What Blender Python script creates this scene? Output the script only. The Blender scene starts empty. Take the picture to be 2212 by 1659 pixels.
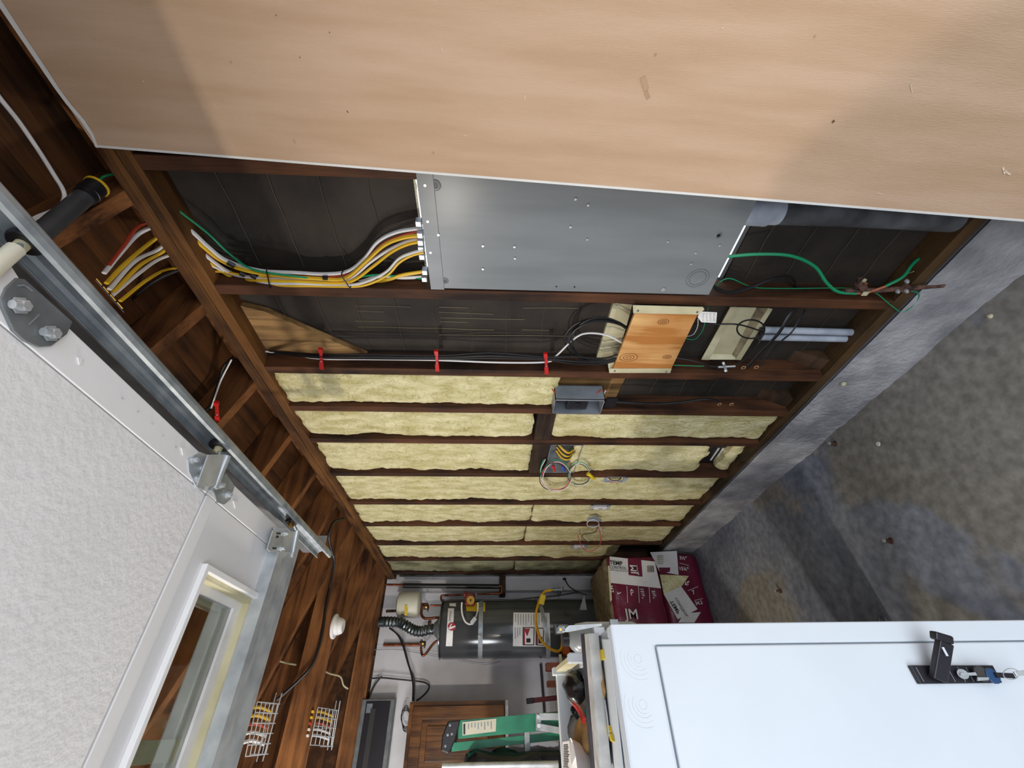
import bpy, math, random
from mathutils import Vector, Matrix, noise
R = random.Random(7)
H = 1.70                       # height of the eye above the floor; coordinates below are measured from the eye
W = 1.129                      # inner face of the right-hand stud wall
BK = W + .09                   # face of the sheathing behind the studs
FAR = 4.48                     # far wall
sc = bpy.context.scene
# ------------------------------------------------------------------ camera
CX, CY, F = 1106.0, 829.5, 930.42
yaw, pitch, roll = 0.67178292, -0.04449824, 0.01498268
_f = Vector((math.sin(yaw)*math.cos(pitch), math.cos(yaw)*math.cos(pitch), math.sin(pitch)))
_r = _f.cross(Vector((0, 0, 1))).normalized(); _u = _r.cross(_f)
IR = -_u*math.cos(roll) + _r*math.sin(roll)
IU = _r*math.cos(roll) + _u*math.sin(roll)
cd = bpy.data.cameras.new('camera'); cam = bpy.data.objects.new('camera', cd); sc.collection.objects.link(cam)
m4 = Matrix((IR, IU, -_f)).transposed().to_4x4(); m4.translation = Vector((0, 0, H)); cam.matrix_world = m4
cd.sensor_width = 36.0; cd.lens = F/2212*36.0; cd.clip_start = .01; cd.clip_end = 200
sc.camera = cam
# ------------------------------------------------------------------ world, lights, exposure
w = bpy.data.worlds.new('world'); sc.world = w; w.use_nodes = True
w.node_tree.nodes['Background'].inputs[0].default_value = (.80, .90, 1.0, 1)
w.node_tree.nodes['Background'].inputs[1].default_value = 1.9
def lamp(name, loc, col, power, size, rot=None, kind='POINT', sy=None):
    l = bpy.data.lights.new(name, kind); l.color = col; l.energy = power
    if kind == 'POINT': l.shadow_soft_size = size
    else:
        l.size = size
        if sy: l.shape = 'RECTANGLE'; l.size_y = sy
    o = bpy.data.objects.new(name, l); sc.collection.objects.link(o); o.location = loc
    if rot: o.rotation_euler = rot
    return o
lamp('opener_lamp', (-1.10, 1.80, .37+H), (1, .91, .77), 72, .05)
lamp('interior_fill', (-1.6, 2.9, .75+H), (.97, .98, 1.0), 85, .3)  # unseen fill light, added to brighten the deeper interior
lamp('doorway_daylight', (-1.3, -.98, 1.05), (.90, .95, 1.0), 50, 4.2, (math.radians(90), 0, 0), 'AREA', 2.0)
vs = sc.view_settings; vs.view_transform = 'Standard'; vs.look = 'None'; vs.gamma = 1; vs.exposure = 0.0
vs.use_curve_mapping = False
# ------------------------------------------------------------------ helpers
def ray(u, v): return IR*((u-CX)/F) - IU*((v-CY)/F) + _f
def P(u, v, ax, val):
    r = ray(u, v); return r*(val/r['XYZ'.index(ax)])
def PD(u, v, d): return ray(u, v)*d
def hx(s, k=1.0):
    c = [int(s[i:i+2], 16)/255 for i in (0, 2, 4)]
    return tuple(k*(x/12.92 if x <= .04045 else ((x+.055)/1.055)**2.4) for x in c)
C = sc.collection
class MB:
    def __init__(s): s.v = []; s.f = []
    def add(s, vs, fs):
        n = len(s.v); s.v += [Vector(p) for p in vs]; s.f += [tuple(i+n for i in f) for f in fs]; return s
    def box(s, a, b):
        x0, y0, z0 = [min(a[i], b[i]) for i in range(3)]; x1, y1, z1 = [max(a[i], b[i]) for i in range(3)]
        return s.add([(x0,y0,z0),(x1,y0,z0),(x1,y1,z0),(x0,y1,z0),(x0,y0,z1),(x1,y0,z1),(x1,y1,z1),(x0,y1,z1)],
                     [(0,3,2,1),(4,5,6,7),(0,1,5,4),(1,2,6,5),(2,3,7,6),(3,0,4,7)])
    def prism(s, poly, ext):
        ext = Vector(ext); n = len(poly); poly = [Vector(p) for p in poly]
        return s.add(poly+[p+ext for p in poly], [tuple(range(n))[::-1], tuple(range(n, 2*n))]+[(i, (i+1) % n, n+(i+1) % n, n+i) for i in range(n)])
    def bar(s, p0, p1, wd, th, side):
        p0 = Vector(p0); p1 = Vector(p1); d = (p1-p0).normalized(); a = Vector(side); a = (a-d*a.dot(d)).normalized(); b = d.cross(a)
        a = a*wd/2; b = b*th/2
        return s.prism([p0-a-b, p0+a-b, p0+a+b, p0-a+b], p1-p0)
    def ring(s, p0, p1, prof, n=16, caps=True):
        """lathe: prof = [(t along axis 0..1, radius)]"""
        p0 = Vector(p0); p1 = Vector(p1); ax = p1-p0; d = ax.normalized(); a = d.orthogonal().normalized(); b = d.cross(a)
        vs = [p0+ax*t+(a*math.cos(k*2*math.pi/n)+b*math.sin(k*2*math.pi/n))*r for t, r in prof for k in range(n)]
        fs = [(i*n+k, i*n+(k+1) % n, (i+1)*n+(k+1) % n, (i+1)*n+k) for i in range(len(prof)-1) for k in range(n)]
        if caps: fs += [tuple(range(n))[::-1], tuple(range((len(prof)-1)*n, len(prof)*n))]
        return s.add(vs, fs)
    def cyl(s, p0, p1, r, n=12, r2=None): return s.ring(p0, p1, [(0, r), (1, r if r2 is None else r2)], n)
    def tube(s, pts, r, n=8, flat=1.0, up=(0, 0, 1)):
        pts = [Vector(p) for p in pts]; k = len(pts); rings = []; t0 = (pts[1]-pts[0]).normalized(); a = Vector(up)
        a = a-t0*a.dot(t0)
        if a.length < .01: a = t0.orthogonal()
        a.normalize()
        for i, p in enumerate(pts):
            t = (pts[min(i+1, k-1)]-pts[max(i-1, 0)])
            if t.length < 1e-9: t = t0
            t.normalize(); a = (a-t*a.dot(t)); a = a.normalized() if a.length > 1e-6 else t.orthogonal().normalized(); b = t.cross(a)
            rings += [p+(a*math.cos(j*2*math.pi/n)*r+b*math.sin(j*2*math.pi/n)*r*flat) for j in range(n)]
        fs = [(i*n+j, i*n+(j+1) % n, (i+1)*n+(j+1) % n, (i+1)*n+j) for i in range(k-1) for j in range(n)]
        fs += [tuple(range(n))[::-1], tuple(range((k-1)*n, k*n))]
        return s.add(rings, fs)
def spl(pts, n=8):
    pts = [Vector(p) for p in pts]; q = [2*pts[0]-pts[1]]+pts+[2*pts[-1]-pts[-2]]; out = []
    for i in range(1, len(q)-2):
        for k in range(n):
            t = k/n; a, b, c, d = q[i-1], q[i], q[i+1], q[i+2]
            out.append(.5*((2*b)+(c-a)*t+(2*a-5*b+4*c-d)*t*t+(3*b-a-3*c+d)*t**3))
    return out+[pts[-1]]
def px(pts, ax, val): return [P(u, v, ax, val) for u, v in pts]
def pxv(pts, ax): return [P(u, v, ax, val) for u, v, val in pts]
OFF = Vector((0, 0, H)); ORG = {}
def tagit(o, label=None, cat=None, group=None, kind=None):
    for k, v in (('label', label), ('category', cat), ('group', group), ('kind', kind)):
        if v: o[k] = v
def put(name, mb, mat, parent=None, label=None, cat=None, group=None, kind=None, smooth=False, bev=0, sub=0):
    """one mesh object; its origin is the middle of its own foot"""
    vs = [v+OFF for v in mb.v]
    lo = [min(v[i] for v in vs) for i in range(3)]; hi = [max(v[i] for v in vs) for i in range(3)]
    org = Vector(((lo[0]+hi[0])/2, (lo[1]+hi[1])/2, lo[2]))
    me = bpy.data.meshes.new(name); me.from_pydata([v-org for v in vs], [], mb.f); me.update()
    import bmesh
    bm = bmesh.new(); bm.from_mesh(me); bmesh.ops.recalc_face_normals(bm, faces=bm.faces); bm.to_mesh(me); bm.free()
    if smooth:
        for p in me.polygons: p.use_smooth = True
        try: me.set_sharp_from_angle(angle=math.radians(40))
        except Exception: pass
    me.materials.append(mat)
    o = bpy.data.objects.new(name, me); C.objects.link(o)
    if bev:
        md = o.modifiers.new('b', 'BEVEL'); md.width = bev; md.segments = 2; md.limit_method = 'ANGLE'; md.angle_limit = math.radians(40)
    if parent is not None: o.parent = parent; o.location = org-ORG[parent.name]
    else: o.location = org
    ORG[o.name] = org
    tagit(o, label, cat, group, kind); return o
def thing(name, loc, label=None, cat=None, group=None, kind=None):
    o = bpy.data.objects.new(name, None); C.objects.link(o); o.empty_display_size = .05
    p = Vector(loc)+OFF; o.location = p; ORG[o.name] = p; tagit(o, label, cat, group, kind); return o
def text(name, s, org, right, up, size, mat, parent, depth=.0004, bold=0.0, align='LEFT', xs=1.0):
    cu = bpy.data.curves.new(name, 'FONT'); cu.body = s; cu.size = size; cu.extrude = depth; cu.offset = bold*size*3; cu.align_x = align
    t = bpy.data.objects.new(name+'_tmp', cu); C.objects.link(t)
    dg = bpy.context.evaluated_depsgraph_get(); me = bpy.data.meshes.new_from_object(t.evaluated_get(dg))
    bpy.data.objects.remove(t); r = Vector(right).normalized(); u = Vector(up).normalized(); n = r.cross(u)
    mb = MB(); mb.v = [Vector(org)+r*v.co.x*xs+u*v.co.y+n*v.co.z for v in me.vertices]; mb.f = [tuple(p.vertices) for p in me.polygons]
    bpy.data.meshes.remove(me)
    return put(name, mb, mat, parent)
# ------------------------------------------------------------------ materials
def mat(name, col, rough=.6, metal=0.0, var=.12, scale=8, col2=None, bump=0.0, bscale=60, stretch=None, detail=6, spec=.5, lo=.35, hi=.65):
    m = bpy.data.materials.new(name); m.use_nodes = True; nt = m.node_tree; N = nt.nodes; L = nt.links
    b = N['Principled BSDF']; b.inputs['Roughness'].default_value = rough; b.inputs['Metallic'].default_value = metal
    b.inputs['Specular IOR Level'].default_value = spec
    tc = N.new('ShaderNodeTexCoord'); mp = N.new('ShaderNodeMapping'); L.new(tc.outputs['Object'], mp.inputs[0])
    oi = N.new('ShaderNodeObjectInfo'); ad = N.new('ShaderNodeVectorMath'); ad.operation = 'ADD'
    mu = N.new('ShaderNodeMath'); mu.operation = 'MULTIPLY'; mu.inputs[1].default_value = 37.0
    L.new(oi.outputs['Random'], mu.inputs[0]); L.new(mp.outputs[0], ad.inputs[0]); L.new(mu.outputs[0], ad.inputs[1])
    if stretch: mp.inputs['Scale'].default_value = stretch
    nz = N.new('ShaderNodeTexNoise'); nz.inputs['Scale'].default_value = scale; nz.inputs['Detail'].default_value = detail
    L.new(ad.outputs[0], nz.inputs['Vector'])
    rp = N.new('ShaderNodeValToRGB'); L.new(nz.outputs[0], rp.inputs[0])
    c2 = col2 or tuple(x*(1-var) for x in col)
    c1 = col if col2 else tuple(min(1, x*(1+var)) for x in col)
    rp.color_ramp.elements[0].position = lo; rp.color_ramp.elements[1].position = hi
    rp.color_ramp.elements[0].color = (*c2, 1); rp.color_ramp.elements[1].color = (*c1, 1)
    L.new(rp.outputs[0], b.inputs['Base Color'])
    if bump:
        nb = N.new('ShaderNodeTexNoise'); nb.inputs['Scale'].default_value = bscale; nb.inputs['Detail'].default_value = 5; L.new(ad.outputs[0], nb.inputs['Vector'])
        bp = N.new('ShaderNodeBump'); bp.inputs['Strength'].default_value = bump; bp.inputs['Distance'].default_value = .01
        L.new(nb.outputs[0], bp.inputs['Height']); L.new(bp.outputs[0], b.inputs['Normal'])
    m['nodes'] = 1
    return m
def wood(name, dark, light, axis, rough=.7, rings=9, knots=True, fine=.4, amp=.12, along=.07, freq=26):
    st = [rings*1.0]*3; st['XYZ'.index(axis)] = rings*along
    m = bpy.data.materials.new(name); m.use_nodes = True; nt = m.node_tree; N = nt.nodes; L = nt.links
    b = N['Principled BSDF']; b.inputs['Roughness'].default_value = rough; b.inputs['Specular IOR Level'].default_value = .3
    tc = N.new('ShaderNodeTexCoord'); oi = N.new('ShaderNodeObjectInfo'); mu = N.new('ShaderNodeMath'); mu.operation = 'MULTIPLY'; mu.inputs[1].default_value = 23.0
    ad = N.new('ShaderNodeVectorMath'); ad.operation = 'ADD'; L.new(tc.outputs['Object'], ad.inputs[0]); L.new(oi.outputs['Random'], mu.inputs[0]); L.new(mu.outputs[0], ad.inputs[1])
    mp = N.new('ShaderNodeMapping'); mp.inputs['Scale'].default_value = st; L.new(ad.outputs[0], mp.inputs[0])
    n1 = N.new('ShaderNodeTexNoise'); n1.inputs['Scale'].default_value = 1.0; n1.inputs['Detail'].default_value = 3; n1.inputs['Distortion'].default_value = .6; L.new(mp.outputs[0], n1.inputs['Vector'])
    m1 = N.new('ShaderNodeMath'); m1.operation = 'MULTIPLY'; m1.inputs[1].default_value = freq; L.new(n1.outputs[0], m1.inputs[0])
    s1 = N.new('ShaderNodeMath'); s1.operation = 'SINE'; L.new(m1.outputs[0], s1.inputs[0])
    st2 = [60.0]*3; st2['XYZ'.index(axis)] = 3.0
    mp2 = N.new('ShaderNodeMapping'); mp2.inputs['Scale'].default_value = st2; L.new(ad.outputs[0], mp2.inputs[0])
    n2 = N.new('ShaderNodeTexNoise'); n2.inputs['Scale'].default_value = 3.0; n2.inputs['Detail'].default_value = 4; L.new(mp2.outputs[0], n2.inputs['Vector'])
    n3 = N.new('ShaderNodeTexNoise'); n3.inputs['Scale'].default_value = 4.0; n3.inputs['Detail'].default_value = 6; L.new(ad.outputs[0], n3.inputs['Vector'])
    a1 = N.new('ShaderNodeMath'); a1.operation = 'MULTIPLY_ADD'; a1.inputs[1].default_value = amp; L.new(s1.outputs[0], a1.inputs[0]); L.new(n3.outputs[0], a1.inputs[2])
    a2 = N.new('ShaderNodeMath'); a2.operation = 'MULTIPLY_ADD'; a2.inputs[1].default_value = fine; L.new(n2.outputs[0], a2.inputs[0]); L.new(a1.outputs[0], a2.inputs[2])
    rp = N.new('ShaderNodeValToRGB'); L.new(a2.outputs[0], rp.inputs[0])
    rp.color_ramp.elements[0].position = .48; rp.color_ramp.elements[1].position = 1.0
    rp.color_ramp.elements[0].color = (*dark, 1); rp.color_ramp.elements[1].color = (*light, 1)
    L.new(rp.outputs[0], b.inputs['Base Color'])
    bp = N.new('ShaderNodeBump'); bp.inputs['Strength'].default_value = .25; bp.inputs['Distance'].default_value = .004
    L.new(n2.outputs[0], bp.inputs['Height']); L.new(bp.outputs[0], b.inputs['Normal'])
    return m
STUD = wood('stud_wood', hx('1f120c'), hx('643e26'), 'Z')
STUDY = wood('plate_wood', hx('3a220f'), hx('7c5228'), 'Y')
RAFT = wood('rafter_wood', hx('3a200f'), hx('8c5a32'), 'X')
JOIST = wood('joist_wood', hx('4a2a14'), hx('a06a3e'), 'X')
DECK = wood('roof_deck_wood', hx('2c190b'), hx('684020'), 'Y', rings=6)
BRACE = wood('brace_wood', hx('60452a'), hx('b08a58'), 'Z')
BLK = wood('block_wood', hx('1e1510'), hx('4c3828'), 'Y')
PLY = wood('plywood', hx('b4763a'), hx('eabd80'), 'Z', rings=5, fine=.3, amp=.2, along=.16, freq=30)
CABW = wood('cabinet_oak', hx('3c2210'), hx('7c5028'), 'Z', rough=.35)
FELT = mat('black_building_paper', hx('332b24'), .75, var=.3, scale=5, col2=hx('1c1713'), bump=.5, bscale=14)
KRAFT = mat('brown_gypsum_backing_paper', hx('c4a58a'), .85, scale=5.0, col2=hx('b8987a'), bump=.2, bscale=150, detail=14, stretch=(2, 4, .5))
PAPERW = mat('white_paper_edge', hx('dcdad6'), .8, var=.05)
BATT = mat('yellow_mineral_wool', hx('ebe3b8'), .95, scale=22, col2=hx('c8be88'), bump=1.0, bscale=110, stretch=(1, 1, .45), detail=9, spec=.1)
BATTG = mat('grey_mineral_wool', hx('a8a684'), .95, scale=7, col2=hx('76745c'), bump=1.0, bscale=110, detail=9, spec=.1)  # greyer, darker wool tone for the bays nearest the far wall
def veins(m, scale, k, w0=.03):
    nt = m.node_tree; N = nt.nodes; L = nt.links; b = N['Principled BSDF']; tc = N.new('ShaderNodeTexCoord')
    n = N.new('ShaderNodeTexNoise'); n.inputs['Scale'].default_value = scale; n.inputs['Detail'].default_value = 5; n.inputs['Distortion'].default_value = 1.6; L.new(tc.outputs['Object'], n.inputs['Vector'])
    a = N.new('ShaderNodeMath'); a.operation = 'SUBTRACT'; a.inputs[1].default_value = .5; L.new(n.outputs[0], a.inputs[0])
    c = N.new('ShaderNodeMath'); c.operation = 'ABSOLUTE'; L.new(a.outputs[0], c.inputs[0])
    r = N.new('ShaderNodeValToRGB'); L.new(c.outputs[0], r.inputs[0]); r.color_ramp.elements[0].position = 0; r.color_ramp.elements[1].position = w0
    r.color_ramp.elements[0].color = (k, k*.97, k*.85, 1); r.color_ramp.elements[1].color = (1, 1, 1, 1)
    mm = N.new('ShaderNodeMix'); mm.data_type = 'RGBA'; mm.blend_type = 'MULTIPLY'; mm.inputs[0].default_value = 1
    old = b.inputs['Base Color'].links[0].from_socket; L.new(old, mm.inputs[6]); L.new(r.outputs[0], mm.inputs[7]); L.new(mm.outputs[2], b.inputs['Base Color'])
veins(BATT, 14, .68, .022); veins(BATTG, 14, .7, .02)
DOORW = mat('white_embossed_steel', hx('efedee'), .55, var=.02, bump=.20, bscale=75)
DOORS = mat('white_smooth_steel', hx('efeeef'), .45, var=.02)
GALV = mat('galvanized_steel', hx('b2b8bc'), .42, .45, scale=22, col2=hx('8a9298'))
GALVB = mat('bright_zinc', hx('d6dadd'), .34, .5, scale=18, col2=hx('b4bac0'))
PANEL = mat('grey_sheet_steel', hx('84888b'), .26, 0.0, spec=.16, scale=2.5, col2=hx('7a7e81'), stretch=(1, 6, 1))
GREYP = mat('grey_painted_steel', hx('9aa0a8'), .4, .25, scale=10, col2=hx('7c838c'))
DARKG = mat('dark_grey_stamped_steel', hx('7a7e80'), .5, .25, scale=20, col2=hx('66696c'))
BLACK = mat('black_rubber', hx('17171a'), .42, var=.2)
BLKP = mat('black_plastic', hx('1d1b22'), .38, var=.1)
WHT = mat('white_cable_jacket', hx('e4e2e2'), .45, var=.03)
YEL = mat('yellow_cable_jacket', hx('e6b82a'), .45, var=.05)
RED = mat('red_cable_jacket', hx('b8452c'), .45, var=.05)
REDP = mat('red_plastic', hx('c81e1e'), .4, var=.05)
GRN = mat('green_wire_jacket', hx('159464'), .4, var=.05)
PINK = mat('pink_wire_jacket', hx('e05a64'), .4, var=.05)
CREAM = mat('cream_painted_metal', hx('d6cfae'), .5, scale=9, col2=hx('bdb592'))
CREAMD = mat('stained_cream_metal', hx('a89c7c'), .7, scale=12, col2=hx('4c3c2c'), detail=10)
COPPER = mat('copper', hx('9c583a'), .35, .8, scale=20, col2=hx('5a3224'))
COPPERB = mat('bare_copper_strands', hx('e08c66'), .4, .6, scale=80)
RUST = mat('rusty_iron', hx('7a5a4c'), .8, .3, scale=40, col2=hx('3a2a26'), bump=.5, bscale=150)
CONC = mat('concrete', hx('76787e'), .8, scale=2.2, col2=hx('55575e'), bump=.25, bscale=60, detail=12)
PVC = mat('grey_pvc', hx('8c9096'), .5, scale=6, col2=hx('666a70'))
PVCL = mat('pale_grey_conduit', hx('b4bcca'), .5, scale=12, col2=hx('8f97a6'))
CABINET = mat('white_powder_coat', hx('d3dae2'), .35, var=.015)
WALLP = mat('white_painted_plaster', hx('d2d0d4'), .8, var=.05, bump=.1, bscale=120)
TANK = mat('dark_grey_enamel', hx('4c4f52'), .16, .2, var=.05)
DUCT = mat('foil_duct', hx('70787a'), .28, .85, scale=14, col2=hx('4a5254'))
TANKW = mat('cream_enamel', hx('d4d0be'), .4, var=.04)
PUMP = mat('dark_red_casting', hx('6e2220'), .45, var=.15)
BRASS = mat('brass', hx('c8a050'), .3, .9)
GAS = mat('yellow_coated_gas_line', hx('d8a018'), .4, var=.06)
FIBER = mat('green_fiberglass', hx('2e9070'), .45, scale=12, col2=hx('237860'))
BAGM = mat('maroon_plastic_film', hx('6a1a36'), .28, var=.15, scale=9, bump=.25, bscale=22)
BAGW = mat('white_plastic_film', hx('dcdadc'), .3, var=.05, scale=9, bump=.2, bscale=22)
WOOL = mat('compressed_wool', hx('8a7c62'), .95, scale=30, col2=hx('5e5444'), bump=.8, bscale=90)
INK = mat('printed_black', hx('1c1a18'), .5)
INKM = mat('printed_maroon', hx('6a1a36'), .4)
INKW = mat('printed_white', hx('e6e4e4'), .5)
INKY = mat('printed_yellow', hx('e0c028'), .5)
INKR = mat('printed_red', hx('a02030'), .5)
BRICK = mat('red_brick', hx('a8685a'), .85, scale=30)
TAN = mat('tan_leather', hx('b8925a'), .7, scale=20, col2=hx('96764a'))
CHAR = mat('charcoal_cloth', hx('3a3838'), .85)
BOARD = mat('weathered_white_paint', hx('cbcac8'), .7, scale=25, col2=hx('a4a3a2'), detail=10)
GLASSY = bpy.data.materials.new('window_glass'); GLASSY.use_nodes = True
_b = GLASSY.node_tree.nodes['Principled BSDF']; _b.inputs['Base Color'].default_value = (.9, .95, .93, 1); _b.inputs['Roughness'].default_value = .03; _b.inputs['Transmission Weight'].default_value = 1.0; _b.inputs['IOR'].default_value = 1.45
CLEAR = bpy.data.materials.new('frosted_clear_plastic'); CLEAR.use_nodes = True
_b = CLEAR.node_tree.nodes['Principled BSDF']; _b.inputs['Base Color'].default_value = (.75, .8, .84, 1); _b.inputs['Roughness'].default_value = .25; _b.inputs['Transmission Weight'].default_value = .7
YELP = mat('yellow_plastic', hx('e2c322'), .4)
BLUEP = mat('blue_plastic', hx('2848b0'), .4)
CLOTHK = mat('black_plastic_wrap', hx('16171a'), .25, var=.3, bump=.8, bscale=14)

# floor: stained concrete with broad patches
def floor_mat():
    m = mat('stained_concrete_floor', hx('8f949f'), .72, scale=1.6, col2=hx('6c7281'), bump=.12, bscale=45, detail=12, lo=.42, hi=.58)
    nt = m.node_tree; N = nt.nodes; L = nt.links; b = N['Principled BSDF']
    tc = N.new('ShaderNodeTexCoord')
    n = N.new('ShaderNodeTexNoise'); n.inputs['Scale'].default_value = 1.15; n.inputs['Detail'].default_value = 4; n.inputs['Distortion'].default_value = .4; L.new(tc.outputs['Object'], n.inputs['Vector'])
    r = N.new('ShaderNodeValToRGB'); r.color_ramp.elements[0].position = .5; r.color_ramp.elements[1].position = .545; L.new(n.outputs[0], r.inputs[0])
    mx = N.new('ShaderNodeMix'); mx.data_type = 'RGBA'; L.new(r.outputs[0], mx.inputs[0])
    old = b.inputs['Base Color'].links[0].from_socket; L.new(old, mx.inputs[6])
    n2 = N.new('ShaderNodeTexNoise'); n2.inputs['Scale'].default_value = 9; n2.inputs['Detail'].default_value = 10; L.new(tc.outputs['Object'], n2.inputs['Vector'])
    r2 = N.new('ShaderNodeValToRGB'); r2.color_ramp.elements[0].color = (*hx('7f7c76'), 1); r2.color_ramp.elements[1].color = (*hx('9d9990'), 1); L.new(n2.outputs[0], r2.inputs[0])
    L.new(r2.outputs[0], mx.inputs[7])
    n4 = N.new('ShaderNodeTexNoise'); n4.inputs['Scale'].default_value = 26; n4.inputs['Detail'].default_value = 12; L.new(tc.outputs['Object'], n4.inputs['Vector'])
    r4 = N.new('ShaderNodeValToRGB'); r4.color_ramp.elements[0].position = .35; r4.color_ramp.elements[1].position = .7; r4.color_ramp.elements[0].color = (.72, .72, .73, 1); r4.color_ramp.elements[1].color = (1.22, 1.22, 1.25, 1); L.new(n4.outputs[0], r4.inputs[0])
    mm = N.new('ShaderNodeMix'); mm.data_type = 'RGBA'; mm.blend_type = 'MULTIPLY'; mm.inputs[0].default_value = 1; L.new(mx.outputs[2], mm.inputs[6]); L.new(r4.outputs[0], mm.inputs[7])
    L.new(mm.outputs[2], b.inputs['Base Color']); return m
FLOORM = floor_mat()

# ================================================================== SETTING
put('floor', MB().box((-4.2, -1.05, -H-.12), (W+.02, FAR+.1, -H)), FLOORM, kind='structure')
put('driveway', MB().box((-9, -12, -H-.2), (9, -1.05, -H-.02)), mat('driveway_concrete', hx('b8b6b0'), .9), kind='structure')
# ---- right wall: stem wall, plates, studs, blocks, sheathing boards
wr = thing('wall_right', (W+.05, 1.8, -H), kind='structure')
ws = MB().box((W-.004, -1.05, -H-.1), (W+.16, FAR, -1.425))
# rough stem wall: subdivided front
g = MB(); nz_, ny_ = 12, 160
for i in range(nz_+1):
    for j in range(ny_+1):
        z = -H-.01+(i/nz_)*(H-1.425+.01); y = -1.05+(FAR+1.05)*j/ny_
        d = .010*noise.noise(Vector((y*6, z*9, 1)))+.006*noise.noise(Vector((y*30, z*30, 4)))
        g.v.append(Vector((W-.012+d*(1 if i < nz_ else .3), y, z)))
for i in range(nz_):
    for j in range(ny_): g.f.append((i*(ny_+1)+j, i*(ny_+1)+j+1, (i+1)*(ny_+1)+j+1, (i+1)*(ny_+1)+j))
put('stem_wall', ws, CONC, wr)
put('stem_wall_face', g, mat('rough_parged_concrete', hx('b4b4b8'), .9, scale=7, col2=hx('86868c'), bump=.9, bscale=45, detail=12), wr, smooth=True)
put('bottom_plate', MB().box((W, -1.05, -1.425), (W+.09, FAR, -1.385)), wood('sill_wood', hx('1e1810'), hx('5c4428'), 'Y'), wr, bev=.002)
put('top_plate', MB().box((W, -1.05, .905), (W+.09, FAR, .943)), STUDY, wr, bev=.002)
put('top_plate', MB().box((W-.002, -1.05, .944), (W+.088, FAR, .984)), STUDY, wr, bev=.002)
SF = [.158, .563, .969, 1.372, 1.640, 1.917, 2.284, 2.690, 3.071, 3.488, 3.895, 4.31]   # far faces of the studs
for i, y in enumerate(SF):
    put('stud', MB().box((W+R.uniform(-.001, .002), y-.04, -1.385), (W+.09, y, .905)), STUD, wr, bev=.0025)
# near-side doubled piece beside the panel bay
def block(u0, v0, u1, v1, ya, yb, name='block'):
    a = P(u0, v0, 'X', W); b = P(u1, v1, 'X', W)
    return put(name, MB().box((W+.002, ya, min(a.z, b.z)), (W+.088, yb, max(a.z, b.z))), BLK, wr, bev=.002)
for ya, yb, ua, ub, v in ((1.640, 1.877, 1158, 1195, 925), (1.917, 2.244, 1147, 1181, 990)):
    put('block', MB().box((W+.003, ya, P(ub, v, 'X', W).z), (W+.088, yb, P(ua, v, 'X', W).z)), BLK, wr, bev=.002)
# sloped blocks between plate and stud foot (old fire blocking, tipped)
put('corner_block', MB().prism([(W+.03, 1.27, -1.385), (W+.09, 1.27, -1.385), (W+.09, 1.27, -1.25)], (0, .062, 0)), BLK, wr)
put('corner_block', MB().prism([(W+.03, 1.54, -1.385), (W+.09, 1.54, -1.385), (W+.09, 1.54, -1.25)], (0, .06, 0)), BLK, wr)
# sheathing boards covered in black paper, open where the panel sits
zz = -1.42; zb = [-1.42]
while zz < .98:
    zz += .137; zb.append(zz)
ZH0, ZH1 = -.800, .232
for a, b in zip(zb[:-1], zb[1:]):
    y0 = -1.05
    segs = [(a, b)]
    if b > ZH0 and a < ZH1:
        put('sheathing_board', MB().box((BK, .93, a+.0015), (BK+.02, FAR, b-.0015)), FELT, wr)
        put('sheathing_board', MB().box((BK, -1.05, a+.0015), (BK+.02, .50, b-.0015)), FELT, wr)
        if a < ZH0: put('sheathing_board', MB().box((BK, .5, a+.0015), (BK+.02, .93, ZH0)), FELT, wr)
        if b > ZH1: put('sheathing_board', MB().box((BK, .5, ZH1), (BK+.02, .93, b-.0015)), FELT, wr)
    else:
        put('sheathing_board', MB().box((BK, -1.05, a+.0015), (BK+.02+R.uniform(0, .002), FAR, b-.0015)), FELT, wr)
# the paper itself sagging between the studs, with thin tie wires
def paper(ya, yb, z0, z1):
    g = MB(); nz = int((z1-z0)/.02)+1; ny = 12
    for i in range(nz+1):
        for j in range(ny+1):
            z = z0+(z1-z0)*i/nz; y = ya+(yb-ya)*j/ny
            ridge = .003*max(0, 1-abs(((z+1.42) % .137)-.0685 if False else min((z+1.42) % .137, .137-(z+1.42) % .137))/.006)
            g.v.append(Vector((BK-.004-ridge-.004*abs(noise.noise(Vector((y*7, z*5, 2.3)))), y, z)))
    for i in range(nz):
        for j in range(ny): g.f.append((i*(ny+1)+j, i*(ny+1)+j+1, (i+1)*(ny+1)+j+1, (i+1)*(ny+1)+j))
    return put('building_paper', g, FELT, wr, smooth=True)
paper(.969, 1.332, -1.385, .905); paper(1.372, 1.60, -1.385, .905); paper(1.917, 2.25, -1.385, .905)
paper(.50, .93, ZH1+.002, .905); paper(.563, .93, -1.385, ZH0-.002); paper(3.49, 3.86, -1.385, .905)
CRE = mat('pale_crease', hx('5c5040'), .8)
for ya, yb, za, zb_ in ((.60, .91, .24, .9), (.60, .91, -1.38, -.82), (.99, 1.31, -1.38, .9), (1.40, 1.58, -1.38, -.45)):
    for z in zb:
        if za < z < zb_:
            pp = [Vector((BK-.0105, ya+(yb-ya)*t/6, z+R.uniform(-.004, .004))) for t in range(7)]
            put('paper_crease', MB().tube(spl(pp, 3), .0009, 4), CRE, wr)
WIREM = mat('pale_tie_wire', hx('9a8c66'), .5, .3)
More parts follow.
